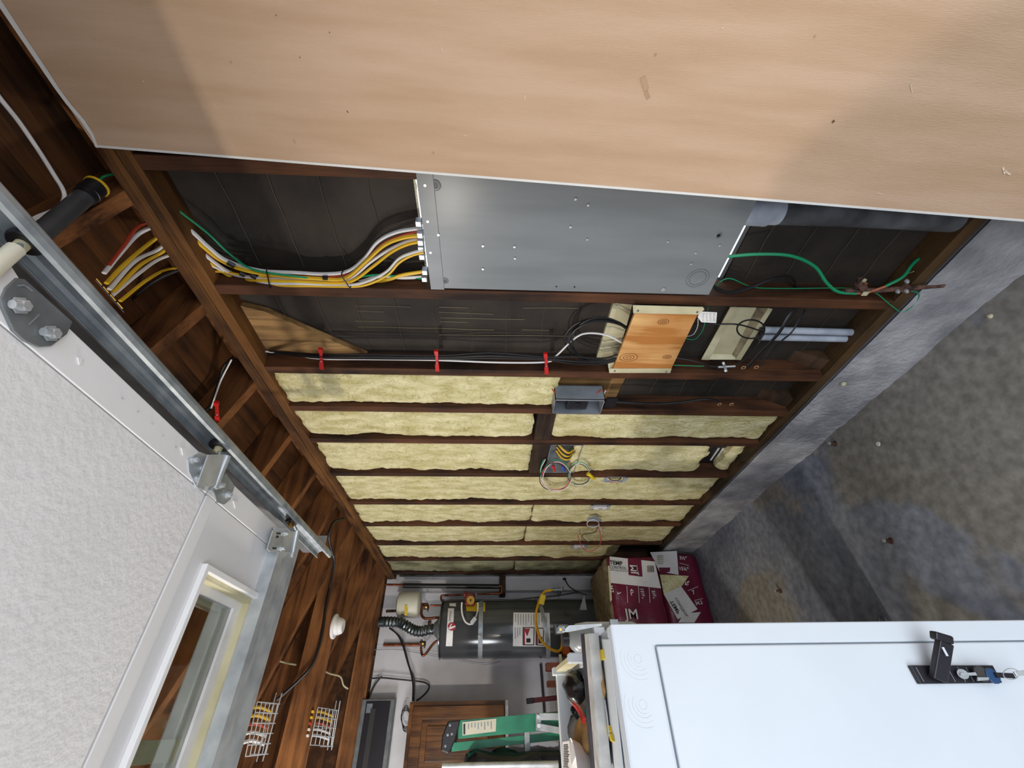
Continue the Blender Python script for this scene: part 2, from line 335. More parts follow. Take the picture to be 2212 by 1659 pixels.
for k, (va, vb) in enumerate([(661, 668), (672, 683), (684, 693), (694, 700), (706, 717), (722, 728)]):
    p = [P(770+t*60+R.uniform(-4, 4), va+(vb-va)*t/9+R.uniform(-1.2, 1.2), 'X', BK-.010) for t in range(10)]
    for a0 in range(0, 9, 3):
        if R.random() < .8: put('tie_wire', MB().tube(spl(p[a0:a0+R.choice((2, 3, 4))+0] if a0 < 7 else p[7:10], 4), .0006, 4), WIREM, wr)
# let-in diagonal braces
a = [P(518, 660, 'X', BK-.03), P(560, 664, 'X', BK-.03), P(785, 762, 'X', BK-.03), P(560, 764, 'X', BK-.03)]
a = [Vector((BK-.03, .990, .80)), Vector((BK-.03, .985, .70)), Vector((BK-.03, 1.322, .36)), Vector((BK-.03, 1.33, .56)), Vector((BK-.03, 1.33, .80))]
q = [P(517, 660, 'X', BK-.028), P(575, 674, 'X', BK-.028), P(792, 768, 'X', BK-.028), P(560, 790, 'X', BK-.028)]
put('diagonal_brace', MB().prism(q, (.026, 0, 0)), BRACE, wr)
q = [P(1204, 806, 'X', BK-.028), P(1356, 806, 'X', BK-.028), P(1325, 870, 'X', BK-.028), P(1204, 890, 'X', BK-.028)]
put('diagonal_brace', MB().prism(q, (.026, 0, 0)), BRACE, wr)
# ---- ceiling: roof deck, rafters, ties
T = math.tan(math.radians(18)); RID = -1.45
ce = thing('ceiling', (RID, 2, 1.0), kind='structure')
def rz(x): return .984+(W-x)*T if x > RID else .984+(W-RID)*T-(RID-x)*T
YR = [.66-.41*k for k in (4, 3, 2, 1)]+[.66, 1.055, 1.472, 1.882, 2.273, 2.696, 3.105, 3.51, 3.92, 4.33]
for y in YR:
    for xa, xb in ((W+.42, RID), (RID, -4.4)):
        za, zb_ = (rz(RID)-(xa-RID)*T) if xa > RID else rz(xa), rz(xb)
        put('rafter', MB().prism([(xa, y-.04, za), (xb, y-.04, zb_), (xb, y-.04, zb_+.145), (xa, y-.04, za+.145)], (0, .04, 0)), RAFT, ce, bev=.002)
n = 13
for k in range(n):
    for sx in (1, -1):
        x0 = RID+sx*(k*.23); x1 = RID+sx*((k+1)*.23-.0015)
        z0 = rz(RID)-abs(x0-RID)*T+.147; z1 = rz(RID)-abs(x1-RID)*T+.147
        put('roof_board', MB().prism([(x0, -1.3, z0), (x1, -1.3, z1), (x1, -1.3, z1+.019), (x0, -1.3, z0+.019)], (0, FAR+1.5, 0)), DECK, ce)
for sx in (1, -1):
    x0, x1 = RID, RID+sx*3.0; z0 = rz(RID)+.168; z1 = rz(RID)-3.0*T+.168
    put('roofing', MB().prism([(x0, -1.35, z0), (x1, -1.35, z1), (x1, -1.35, z1+.01), (x0, -1.35, z0+.01)], (0, FAR+1.6, 0)), FELT, ce)
for ya, yb in zip(YR[:-1], YR[1:]):
    put('eave_block', MB().box((W+.10, ya+.001, .93), (W+.14, yb-.041, .984+.10)), RAFT, ce)
for y in (3.17, 4.40):
    put('ceiling_joist', MB().box((W+.09, y, .995 if y < 4 else 1.0), (-4.0, y+.04, 1.148 if y < 4 else 1.145)), JOIST, ce, bev=.002)
for y in (1.95, .72, -.5):
    put('ceiling_joist', MB().box((-.9, y, .995), (-4.0, y+.04, 1.148)), JOIST, ce, bev=.002)
# ---- other walls
wf = thing('wall_far', (-1.4, FAR, -H), kind='structure')
put('plaster', MB().box((-4.1, FAR, -H), (W+.12, FAR+.1, .99)), WALLP, wf)
for k in range(9): put('gable_board', MB().box((-4.1, FAR+.02, .991+k*.14), (W+.12, FAR+.04, .991+k*.14+.138)), DECK, wf)
put('wall_left', MB().box((-4.2, -1.05, -H), (-4.1, FAR+.1, 1.6)), WALLP, kind='structure')
fr = thing('wall_front', (-1.3, -1.1, -H), kind='structure')
put('header', MB().box((-4.1, -1.25, .42), (W+.12, -1.05, 2.1)), STUDY, fr)
put('jamb', MB().box((.62, -1.25, -H), (W+.12, -1.05, .42)), WALLP, fr)
put('jamb', MB().box((-4.1, -1.25, -H), (-3.55, -1.05, .42)), WALLP, fr)
put('trim_1', MB().box((1.00, FAR-.10, -1.35), (W-.005, FAR-.002, .86)), WALLP, kind='structure')
# ================================================================== DRYWALL SHEET leaning on the wall
q = [P(207, 318, 'X', 1.100)]
top = q[0]; bot = P(2212, 478.8, 'Y', top.y+.004)
dd = (bot-top).normalized(); bot = top+dd*((top.z+H)/(-dd.z))
n = Vector((0, 1, 0)).cross(dd).normalized()
if n.x > 0: n = -n
LEN = 1.22
ds = thing('drywall_sheet', (bot.x, -.1, -H), 'large drywall sheet showing its brown paper back, leaning on the studs', 'drywall')
g = MB().prism([top, bot, bot-Vector((0, LEN, 0)), top-Vector((0, LEN, 0))], -n*.012)
put('core', g, KRAFT, ds)
t2 = top+n*.0006; e1 = dd*.0065
q = [t2, top+dd*((bot-top).length)+n*.0006]
put('edge_tape', MB().prism([t2, q[1], q[1]-Vector((0, .0055, 0)), t2-Vector((0, .0055, 0))], -n*.0135), PAPERW, ds, 'white paper wrap along the edge')
tp = []
for k in range(41):
    y = -LEN*k/40; wv = .010+.003*noise.noise(Vector((k*.4, 0, 0)))
    sag = .012*math.exp(-((k-1.4)/1.3)**2)
    tp.append((y, wv*min(1, .35+k/4), sag))
g = MB()
for y, wv, sag in tp:
    g.v += [t2+Vector((0, y, 0))+dd*(sag-.002)+n*.001, t2+Vector((0, y, 0))+dd*(sag+wv)+n*.001]
g.f = [(2*i, 2*i+1, 2*i+3, 2*i+2) for i in range(len(tp)-1)]
put('edge_tape', g, PAPERW, ds)
# ================================================================== ELECTRICAL PANEL seen from behind
pn = thing('electrical_enclosure', (W, .75, -.72), 'large flat grey steel back of an electrical panel between two studs', 'electrical panel')
Y0, Y1, Z0, Z1 = .505, .918, -.722, .205
XP = W-.004
put('enclosure', MB().box((XP, Y0, Z0), (XP+.105, Y1, Z1)), PANEL, pn, bev=.002)
put('end_flange', MB().box((XP-.003, Y0, Z1-.042), (XP+.001, Y1+.003, Z1+.002)), PANEL, pn, bev=.001)
def disc(name, u, v, r, m, par, X, h=.003, ring=None, n=20):
    c = P(u, v, 'X', X); mb = MB()
    if ring: mb.ring(c+Vector((.002, 0, 0)), c-Vector((h*.6, 0, 0)), [(0, r), (.7, r), (1, r*.8), (1, ring*1.2)], n, False)
    else: mb.cyl(c, c-Vector((h, 0, 0)), r, n)
    return put(name, mb, m, par, smooth=True)
for u, v, r in ((940, 400, .016), (961, 606, .012), (1552, 508, .011)):
    disc('mounting_dimple', u, v, r, DARKG, pn, XP, .003, r*.45); disc('screw_hole', u, v, r*.5, BLACK, pn, XP-.0005, .0012)
for u, v in ((1243, 430), (1270, 443), (1232, 490), (1268, 517), (1111, 533), (1112, 558), (1043, 531), (1043, 581), (947, 507), (1442, 522), (1502, 546), (1492, 570), (1432, 625), (918, 400), (924, 478), (930, 545), (1554, 530)):
    disc('rivet', u, v, .0038, GALVB, pn, XP-.001, .0025, n=8)
for u, v in ((1202, 619), (1241, 620)): disc('screw_hole', u, v, .003, BLACK, pn, XP-.001, .0006, n=8)
for r in (.036, .027):
    c = P(1507, 601, 'X', XP-.0004); g = MB(); N_ = 36
    g.add([c+Vector((-.0006, math.cos(k*2*math.pi/N_)*rr, math.sin(k*2*math.pi/N_)*rr)) for rr in (r, r-.0016) for k in range(N_)], [(k, (k+1) % N_, N_+(k+1) % N_, N_+k) for k in range(N_)])
    put('knockout_ring', g, DARKG, pn)
disc('corner_fixing', 1432, 625, .007, GALVB, pn, XP-.001, .003)
# stucco return around the opening
STUC = mat('pale_stucco_edge', hx('e8e0c4'), .9, bump=.6, bscale=60)
g = MB()
for i in range(22):
    y = .5+.43*i/21; g.v += [Vector((BK-.002, y, ZH1+.01)), Vector((BK-.002, y, ZH1-.004+.006*noise.noise(Vector((i*.9, 3, 0)))))]
g.f = [(2*i, 2*i+1, 2*i+3, 2*i+2) for i in range(21)]
put('stucco_edge', g, STUC, wr)
# cable clamps along the end of the panel
for i, (u, v) in enumerate([(908, 480), (911, 505), (912, 521), (913, 535), (915, 552), (920, 600), (921, 585)]):
    c = P(u+2, v, 'X', W+.02); put('cable_clamp', MB().box(c-Vector((.012, .009, .002)), c+Vector((.012, .009, .016))), GALVB, pn, bev=.002)
# PVC conduit from the panel foot
cp = thing('large_conduit', (W+.05, .58, -1.4), 'large grey plastic conduit rising from the sill into the foot of the electrical panel', 'pipe')
g = MB().ring((W+.045, .637, -.72), (W+.045, .637, -.83), [(0, .045), (.7, .047), (.72, .042), (1, .042)], 24)
put('coupling', g, PVCL, cp, smooth=True)
g = MB().tube(spl([(W+.045, .637, -.80), (W+.045, .637, -1.0), (W+.046, .639, -1.15), (W+.048, .643, -1.30), (W+.05, .646, -1.39)], 6), .041, 24)
put('pipe', g, mat('scuffed_grey_pvc', hx('6e7278'), .6, scale=9, col2=hx('3c3e42'), detail=9), cp, smooth=True)
# ================================================================== cables
def cable(name, pts, r, m, label, group=None, cat='cable', n=8, flat=1.0, parent=None, seg=8):
    return put(name, MB().tube(spl(pts, seg), r, n, flat), m, parent, label, cat, group, smooth=True)
GC = 'electrical cables running from the roof to the panel'
def nm_pts(seq):
    out = []
    for u, v, X in seq:
        p = P(u, v, 'X', X)
        if u < 360 and p.z > 1.035: p = P(u, v, 'Z', 1.035)
        out.append(p)
    return out
def nm(seq, m, r, label): return cable('electrical_cable', nm_pts(seq), r, m, label, GC, flat=.72)
a, b = W+.045, W+.03
nm([(225, 590, W+.03), (262, 545, W+.03), (300, 505, W+.036), (345, 485, a), (376, 478, a), (412, 498, a), (450, 533, a), (490, 563, a), (560, 584, b), (640, 589, b), (700, 592, b), (750, 586, b), (785, 560, b), (815, 523, b), (855, 502, b), (912, 492, b)], WHT, .0065, 'uppermost white cable arching highest into the grey panel')
nm([(235, 575, W+.028), (265, 535, W+.024), (300, 488, W+.034), (345, 482, a+.01), (385, 492, a+.01), (430, 530, a+.01), (480, 565, a+.01), (560, 591, b), (640, 596, b), (700, 598, b), (760, 590, b), (800, 552, b), (830, 525, b), (870, 508, b+.004), (912, 497, b+.01)], RED, .0055, 'red-jacketed cable among the bundle entering the grey panel')
nm([(230, 612, W+.024), (270, 570, W+.034), (330, 520, a+.01), (380, 487, a), (430, 525, a), (475, 561, a), (530, 584, b-.012), (600, 595, b-.012), (690, 602, b-.012), (745, 601, b-.012), (790, 565, b-.012), (830, 530, b-.012), (870, 514, b-.012), (912, 508, b-.012)], YEL, .0065, 'thick yellow cable wrapped in black tape, second below the top white one')
nm([(236, 625, W+.024), (290, 565, W+.03), (340, 540, a+.01), (392, 505, a), (440, 548, a), (500, 590, a), (560, 600, b-.005), (640, 602, b-.005), (700, 606, b-.005), (755, 602, b-.005), (800, 566, b-.005), (840, 540, b-.005), (880, 522, b-.005), (913, 515, b-.005)], WHT, .0065, 'white cable lying directly below the thick yellow one')
nm([(244, 632, W+.024), (300, 575, W+.03), (345, 548, W+.036), (396, 520, a), (445, 560, a), (505, 600, a), (570, 606, b-.016), (650, 608, b-.016), (710, 611, b-.016), (760, 607, b-.016), (805, 576, b-.016), (845, 545, b-.016), (880, 528, b-.016), (914, 521, b-.016)], YEL, .006, 'yellow cable in the middle of the bundle, bending below the white ones')
nm([(240, 640, W+.024), (300, 590, W+.03), (350, 557, a+.01), (410, 545, a), (455, 572, a), (520, 598, a), (580, 611, b-.02), (660, 613, b-.02), (720, 616, b-.02), (775, 613, b-.02), (830, 590, b-.02), (860, 560, b-.02), (885, 548, b-.02), (915, 540, b-.02)], WHT, .006, 'slim white cable entering the panel lowest of the arching ones')
nm([(260, 650, W+.024), (320, 603, W+.034), (370, 580, a+.01), (438, 585, a), (490, 588, a), (540, 598, a-.01), (600, 616, b-.024), (670, 618, b-.024), (730, 619, b-.024), (785, 617, b-.024), (835, 596, b-.024), (862, 568, b-.024), (888, 553, b-.024), (916, 545, b-.024)], YEL, .0055, 'slim yellow cable along the underside of the bundle')
nm([(560, 594, b-.005), (620, 607, b-.005), (690, 607, b+.004), (760, 613, b+.004), (830, 606, b+.004), (870, 594, b+.004), (922, 586, b+.004)], YEL, .0065, 'yellow cable entering the panel near its lowest corner')
nm([(575, 603, b+.01), (660, 611, b+.008), (760, 612, b+.008), (820, 597, b+.008), (870, 600, b+.008), (922, 598, b+.008)], WHT, .0062, 'white cable crossing under the yellow one by the lowest corner of the panel')
cable('ground_wire', nm_pts([(213, 405, W+.03), (228, 380, W+.03), (306, 376, a), (335, 400, a), (355, 430, a), (395, 462, a), (450, 505, a), (500, 552, a), (550, 583, b-.018), (640, 597, b-.02), (700, 604, b), (760, 601, b+.004), (810, 594, b-.012), (870, 598, b+.01), (922, 603, b)]), .0032, GRN, 'long green ground wire curving from the roof pipe into the top of the panel', cat='wire')
cable('electrical_cable', pxv([(280, 650, W-.05), (330, 610, W-.02), (380, 586, W+.02), (430, 573, W+.05), (520, 600, W+.06), (600, 612, W+.06)], 'X'), .005, BLACK, 'thin black cable drooping under the yellow and white ones near the roof', GC)
for i, (u, v, l, X) in enumerate([(499, 571, 16, b-.013), (548, 597, 12, b-.006), (524, 592, 11, a-.012), (703, 603, 10, b-.013)]):
    p = [P(u-l*.5, v-l*.27, 'X', X), P(u+l*.5, v+l*.27 if i < 3 else v-l*.27, 'X', X)]
    put('tape_wrap', MB().tube(p, .0085, 10, .8), BLKP, None, ['black tape band on the thick yellow cable', 'black tape band on the middle of the white cable', 'black tape band on the lowest white cable near the stud', 'black tape band beside the lower cable tie'][i], 'tape', 'black tape bands on the cables', smooth=True)
for lab, pts in (('black cable tie around the bundle below the first stud', [(576, 583), (579, 600), (584, 621)]), ('black cable tie around the bundle before it climbs to the panel', [(738, 594), (746, 608), (756, 621)])):
    p = px(pts, 'X', b-.034); put('cable_tie', MB().tube(spl([p[0]+Vector((.03, 0, 0))]+p+[p[2]+Vector((.03, 0, 0))], 6), .0022, 6), BLKP, None, lab, 'cable tie', smooth=True)
# ================================================================== BATTS
BG = 'yellow insulation batts between the studs'
def batt(ya, yb, z0, z1, label, m=BATT, rec=.013, seed=0, ragged=.012):
    ny = max(8, int((yb-ya)/.013)); nz = int((z1-z0)/.013); g = MB()
    for i in range(nz+1):
        for j in range(ny+1):
            t = i/nz; s = j/ny; z = z0+(z1-z0)*t; y = ya+(yb-ya)*s
            ez = ragged*(noise.noise(Vector((y*14, seed, 3)))+.6*noise.noise(Vector((y*45, seed, 8))))
            if t > .5: z += ez*((t-.5)*2)**6
            else: z += ez*((.5-t)*2)**6
            ey = .010*abs(noise.noise(Vector((z*5, seed, 1))))+.006*abs(noise.noise(Vector((z*25, seed, 5))))
            y -= ey*s**6
            d = min(s, 1-s)*(yb-ya); e = min(t, 1-t)*(z1-z0)
            rnd = .013*math.exp(-d/.010)+.012*math.exp(-e/.012)
            x = W+rec+rnd+.012*noise.noise(Vector((y*5, z*3.2, seed)))+.006*noise.noise(Vector((y*16, z*11, seed+2)))+.003*noise.noise(Vector((y*50, z*40, seed+5)))
            x += s**4*.017*(noise.noise(Vector((z*6, seed+9, 0)))+.35*noise.noise(Vector((z*28, seed, 7))))
            g.v.append(Vector((max(x, W+.003), y, z)))
    nf = ny+1
    for i in range(nz):
        for j in range(ny): g.f.append((i*nf+j, i*nf+j+1, (i+1)*nf+j+1, (i+1)*nf+j))
    edge = [j for j in range(nf)]+[i*nf+ny for i in range(1, nz+1)]+[nz*nf+j for j in range(ny-1, -1, -1)]+[i*nf for i in range(nz-1, 0, -1)]
    base = len(g.v); g.v += [Vector((BK-.010, g.v[k].y, g.v[k].z)) for k in edge]; ne = len(edge)
    for k in range(ne): g.f.append((edge[k], edge[(k+1) % ne], base+(k+1) % ne, base+k))
    g.f.append(tuple(range(base, base+ne)))
    return put('insulation_batt', g, m, None, label, 'insulation', BG, smooth=True)
def zat(u, y): return P(u, 0, 'X', W).z if False else None
def zu(u, v): return P(u, v, 'X', W).z
batt(1.374, 1.598, zu(1203, 860), .904, 'nearest yellow batt, above the small breaker box', seed=1)
batt(1.642, 1.875, zu(1153, 920), .904, 'yellow batt above the dark block in the bay beside the breaker box stud', seed=2)
batt(1.642, 1.875, -1.380, zu(1196, 925), 'long yellow batt below the dark block, just beyond the breaker box', seed=3)
batt(1.919, 2.242, zu(1147, 990), .904, 'yellow batt above the dark block beside the open junction box', seed=4)
batt(1.919, 2.242, zu(1528, 990), zu(1238, 990), 'yellow batt between the open junction box and the vent opening', seed=5, ragged=.02)
batt(1.919, 2.242, -1.380, zu(1590, 990)+.03, 'small scrap of yellow batt under the vent opening', seed=6, rec=.03)
batt(2.286, 2.648, -1.380, .904, 'full height yellow batt behind the coiled wires', seed=7)
batt(2.692, 3.029, zu(1150, 1110)+.004, .904, 'upper yellow batt in the bay with the white outlet', seed=8)
batt(2.692, 3.029, -1.380, zu(1152, 1110), 'lower yellow batt around the white outlet', seed=9)
batt(3.073, 3.446, zu(1135, 1155)+.006, .904, 'upper yellow batt beside the box with the drooping red wire', seed=10)
batt(3.073, 3.446, -1.380, zu(1137, 1155), 'lower yellow batt behind the drooping red wire', seed=11)
batt(3.490, 3.853, zu(1338, 1190), .904, 'dim yellow batt ending at the dark open gap beside the bags', seed=12)
batt(3.897, 4.268, zu(1112, 1220)+.004, .904, 'upper grey batt next to last before the far wall', BATTG, seed=13)
batt(3.897, 4.268, -1.38, zu(1114, 1220), 'lower grey batt next to last before the far wall', BATTG, seed=14)
batt(4.312, 4.472, -1.38, .904, 'narrow grey batt in the last bay by the far wall', BATTG, seed=15, rec=.03)
for u, v in ((1027, 922), (925, 976), (1237, 1052), (1330, 929), (1025, 1057), (705, 910)):
    for k in range(4):
        a_ = P(u-12+k*7, v, 'X', W+.012); put('printed_mark', MB().bar(a_, P(u-8+k*7, v+R.uniform(-.5, .5), 'X', W+.012), .003, .0012, (0, 1, 0)), SOOT if 'SOOT' in globals() else INK, wr) if False else None
# vent opening (dark box, daylight in its slots painted as pale bars) in the batt bay
vn = thing('wall_vent', (W+.06, 2.08, -1.36), 'dark metal wall vent with three bright slots near the bottom plate', 'vent')
za, zb2 = zu(1500, 1000)-.01, zu(1592, 1000)-.02
for z_ in (za, zb2): put('frame_board', MB().box((W+.02, 1.917, z_), (W+.088, 2.243, z_-.04)), BLK, vn)
put('back', MB().box((BK-.014, 1.93, zb2), (BK-.010, 2.24, za-.04)), BLKP, vn)
for k in range(3):
    p = [P(1549+k*9.5-14, 968+0*k+26, 'X', BK-.017), P(1549+k*9.5+4, 968, 'X', BK-.017)]
    put('slot', MB().bar(p[0], p[1], .008, .004, (0, 0, 1)), mat('painted_slot_daylight', hx('f0ece8'), .6) if k == 0 else bpy.data.materials['painted_slot_daylight'], vn)
# ================================================================== plywood covered box
pb = thing('plywood_cover', (W-.02, 1.15, -.73), 'square of bright orange plywood held by two cream metal angles across a stud bay', 'panel cover')
XB = W-.012
put('plywood', MB().prism([P(1372, 676, 'X', XB), P(1507, 680, 'X', XB), P(1450, 797, 'X', XB), P(1324, 797, 'X', XB)], (.012, 0, 0)), PLY, pb, bev=.0008)
def angle(q, par):
    g = MB().prism([P(u, v, 'X', XB-.004) for u, v in q], (.004, 0, 0)); return put('metal_angle', g, CREAM, par, bev=.0012)
angle([(1367, 660), (1519, 664), (1522, 669), (1508, 680), (1368, 677)], pb)
angle([(1316, 797), (1451, 797), (1448, 806), (1316, 806)], pb)
for u, v in ((1378, 671), (1506, 674), (1328, 801), (1439, 803)): disc('screw', u, v, .004, DARKG, pb, XB-.004, .002, n=8)
for i, (u, v, r) in enumerate([(1433, 695, .014), (1358, 772, .024), (1441, 771, .012)]):
    c = P(u, v, 'X', XB-.0003)
    g = MB()
    for rr in (r, r*.62, r*.3):
        g.add([c+Vector((-.0004, math.cos(k*2*math.pi/20)*q_, math.sin(k*2*math.pi/20)*q_*1.5)) for q_ in (rr, rr-.0018) for k in range(20)], [(k, (k+1) % 20, 20+(k+1) % 20, 20+k) for k in range(20)])
    put('knot', g, mat('knot_brown', hx('7c4416'), .7) if i == 0 else bpy.data.materials['knot_brown'], pb)
# body of the box behind the plywood
put('box_side', MB().prism([P(1325, 655, 'X', BK-.02), P(1366, 658, 'X', BK-.02), P(1330, 790, 'X', BK-.02), P(1288, 775, 'X', BK-.02)], (.015, 0, 0)), CREAM, pb)
put('box_side', MB().prism([P(1312, 777, 'X', W+.01), P(1330, 777, 'X', W+.01), P(1321, 806, 'X', XB), P(1316, 806, 'X', XB)], (.004, 0, 0)), CREAM, pb)
put('box_side', MB().prism([P(1325, 655, 'X', BK-.024), P(1336, 655, 'X', BK-.024), P(1299, 776, 'X', BK-.024), P(1288, 775, 'X', BK-.024)], (.004, 0, 0)), CREAM, pb)
# cream shallow tray below
ct = thing('metal_tray', (W+.06, 1.2, -1.05), 'rust-stained cream metal tray set back between studs below the plywood', 'metal tray')
Xt = BK-.03
put('flange', MB().prism([P(1578, 664, 'X', Xt), P(1592, 664, 'X', Xt), P(1531, 778, 'X', Xt), P(1515, 777, 'X', Xt)], (.004, 0, 0)), CREAM, ct)
put('flange', MB().prism([P(1659, 666, 'X', Xt), P(1669, 668, 'X', Xt), P(1600, 778, 'X', Xt), P(1589, 777, 'X', Xt)], (.004, 0, 0)), CREAM, ct)
put('pan', MB().prism([P(1590, 664, 'X', Xt+.02), P(1634, 665, 'X', Xt+.02), P(1584, 768, 'X', Xt+.02), P(1530, 765, 'X', Xt+.02)], (.003, 0, 0)), CREAM, ct)
put('pan_side', MB().prism([P(1634, 665, 'X', Xt+.02), P(1660, 666, 'X', Xt), P(1596, 776, 'X', Xt), P(1580, 768, 'X', Xt+.02)], (.003, 0, 0)), CREAMD, ct)
put('pan_end', MB().prism([P(1530, 764, 'X', Xt+.02), P(1580, 766, 'X', Xt+.02), P(1596, 777, 'X', Xt), P(1517, 777, 'X', Xt)], (.003, 0, 0)), CREAM, ct)
# tag
tg = thing('paper_tag', P(1530, 685, 'X', W+.01), 'white handwritten paper tag tied beside the plywood', 'tag')
g = [P(1512, 673, 'X', W-.006), P(1549, 675, 'X', W-.006), P(1547, 698, 'X', W-.006), P(1515, 696, 'X', W-.006), P(1507, 685, 'X', W-.006)]
put('card', MB().prism(g, (.001, 0, 0)), INKW, tg)
g = MB()
for k in range(6):
    for s_ in range(4):
        u = 1517+s_*7.5+R.uniform(0, 1); v = 677+k*3.1; p = [P(u, v, 'X', W-.0066), P(u+R.uniform(2.5, 5.5), v+R.uniform(-.4, .6), 'X', W-.0066)]
        g.bar(p[0], p[1], .0008, .0004, (0, 1, 0))
put('handwriting', g, INK, tg)
cable('green_wire_stub', pxv([(1530, 663, W+.02), (1524, 690, W+.015), (1517, 715, W+.02), (1500, 733, W+.03), (1480, 731, W+.05)], 'X'), .0015, GRN, 'thin green wire loop beside the paper tag', cat='wire')
cable('white_wire_stub', pxv([(1508, 688, W+.02), (1507, 705, W+.02), (1498, 722, W+.03), (1483, 727, W+.05)], 'X'), .0015, WHT, 'thin white wire behind the plywood edge below the paper tag', cat='wire')
# ---- black cables in red clips along the second stud
GB = 'black data cables held in red clips'
for k in range(4):
    off = [(-1, 0), (1, -3), (0, 3), (2, 1)][k]
    seq = [(560, 763+off[1]*.5, W+.07), (600, 762+off[1], W+.04), (692, 769+off[1]*1.2, W-.008-.004*k), (800, 770+off[1]*1.6, W-.01), (942, 772+off[1]*1.3, W-.01), (1060, 768+off[1]*2, W-.01), (1178, 774+off[1], W-.01), (1240, 778+off[1]*2.5, W-.01-.003*k), (1300, 780+off[1]*2, W-.01), (1335, 772+off[1]*2, W-.002)]
    cable('data_cable', pxv(seq, 'X'), .0034, BLACK, ['topmost of the four black cables in the red clips', 'black cable second from the top in the red clips', 'black cable third from the top in the red clips', 'lowest of the four black cables in the red clips'][[1, 0, 3, 2][k]], GB)
cable('white_cable', pxv([(566, 758, W+.06), (640, 767, W+.02), (692, 775, W-.006), (800, 776, W-.008), (942, 778, W-.008), (1080, 783, W-.008), (1178, 782, W-.008), (1200, 770, W-.004), (1240, 732, W+.02), (1268, 720, W+.03), (1310, 724, W+.03), (1343, 740, W+.02)], 'X'), .0036, WHT, 'white cable under the black ones, arching up to the plywood', cat='cable')
for k in range(4):
    c0 = [(1232, 700), (1240, 706), (1226, 712), (1236, 718)][k]; pts = []
    for t in range(15):
        an = math.radians(38-k*3+t*(284+k*4)/14); rx, ry = (74, 68, 62, 70)[k], (48, 45, 50, 42)[k]
        pts.append(P(1294+k*2+rx*math.cos(an), 735-k+k*1.5-ry*math.sin(an), 'X', W+.02-.006*k))
    cable('coiled_cable', pts, .0032, BLACK, ['outermost loop of black cable coiled beside the plywood', 'second loop of black cable coiled beside the plywood', 'third loop of black cable coiled beside the plywood', 'innermost loop of black cable coiled beside the plywood'][k], 'loops of black cable beside the plywood')
GR = 'red cable clips on the second stud'
def clip(u, v, lab, X=W, dy=0):
    t = thing('cable_clip', P(u, v+18, 'X', X-.01), lab, 'cable clip', GR)
    p0 = P(u, v-19, 'X', X-.018); p1 = P(u+2, v+20, 'X', X-.018)
    put('strap', MB().bar(p0, p1, .011, .006, (0, 0, 1)), REDP, t, bev=.001)
    put('foot', MB().bar(P(u+1, v+8, 'X', X-.022), P(u+2, v+22, 'X', X-.018), .016, .008, (0, 0, 1)), REDP, t, bev=.001)
    put('hook', MB().bar(P(u-1, v-22, 'X', X-.02), P(u, v-14, 'X', X-.02), .015, .012, (0, 0, 1)), REDP, t, bev=.001)
    c = P(u+1, v+6, 'X', X-.026); put('nail_head', MB().ring(c, c-Vector((.003, 0, 0)), [(0, .003), (1, .002)], 10), GALVB, t, smooth=True)
clip(693, 775, 'red cable clip highest on the second stud, near the diagonal brace')
clip(943, 779, 'red cable clip halfway down the black cables')
clip(1179, 785, 'red cable clip just above where the white cable arches away')
# small cables leaving plywood to the right
cable('black_lead', pxv([(1500, 702, W+.05), (1560, 700, W+.03), (1600, 702, W+.02), (1645, 716, W+.02), (1650, 722, W+.02)], 'X'), .003, BLACK, 'black lead running from the plywood to the top of the grey conduits')
p = [P(1622+30*math.cos(math.radians(a_)), 711+20*math.sin(math.radians(a_)), 'X', W+.012) for a_ in range(10, 371, 24)]
cable('black_lead', p, .003, BLACK, 'single black loop at the top end of the pale conduits')
cable('black_lead', pxv([(1650, 722, W+.02), (1636, 745, W), (1622, 765, W-.005), (1600, 782, W-.01), (1588, 790, W-.01)], 'X'), .003, BLACK, 'black lead dropping from the conduit mouth to the silver connector')
cable('black_lead', pxv([(1460, 773, W+.02), (1500, 780, W), (1530, 791, W-.01), (1552, 793, W-.01)], 'X'), .003, BLACK, 'black lead from the plywood foot to the silver connector')
cable('green_lead', pxv([(1455, 789, W-.004), (1490, 790, W-.008), (1520, 791, W-.01)], 'X'), .0016, GRN, 'thin green lead lying on the second stud below the plywood', cat='wire')
gb = thing('ground_block', P(1566, 793, 'X', W-.01), 'small silver coaxial ground block on the second stud', 'connector')
put('barrel', MB().cyl(P(1551, 793, 'X', W-.012), P(1588, 791, 'X', W-.012), .0042, 10), GALVB, gb, smooth=True)
for u, v in ((1563, 785), (1567, 801)): put('screw', MB().cyl(P(u, v, 'X', W-.022), P(u, v, 'X', W-.008), .0045, 8), GALVB, gb, smooth=True)
put('clamp_body', MB().bar(P(1562, 783, 'X', W-.012), P(1569, 802, 'X', W-.012), .010, .008, (0, 0, 1)), GALVB, gb, bev=.001)
GP = 'pale grey conduit stubs'
for k, (v0, v1, v2, lab) in enumerate([(705, 712, 722, 'upper of two pale grey conduit stubs between the studs'), (722, 727, 735, 'lower of two pale grey conduit stubs between the studs')]):
    t = thing('conduit_stub', P(1870, v1+5, 'X', W+.06), lab, 'pipe', GP)
    Xc = W+.045
    put('pipe', MB().cyl(P(1648-k*6, (v0+v2)/2-1+k*.5, 'X', Xc), P(1860, (v0+v2)/2+5-k*1, 'X', Xc), .0135, 18), PVCL, t, smooth=True)
    put('cable_end', MB().cyl(P(1643-k*6, (v0+v2)/2-1, 'X', Xc), P(1652-k*6, (v0+v2)/2-1, 'X', Xc), .0105, 12), BLKP, t, smooth=True)
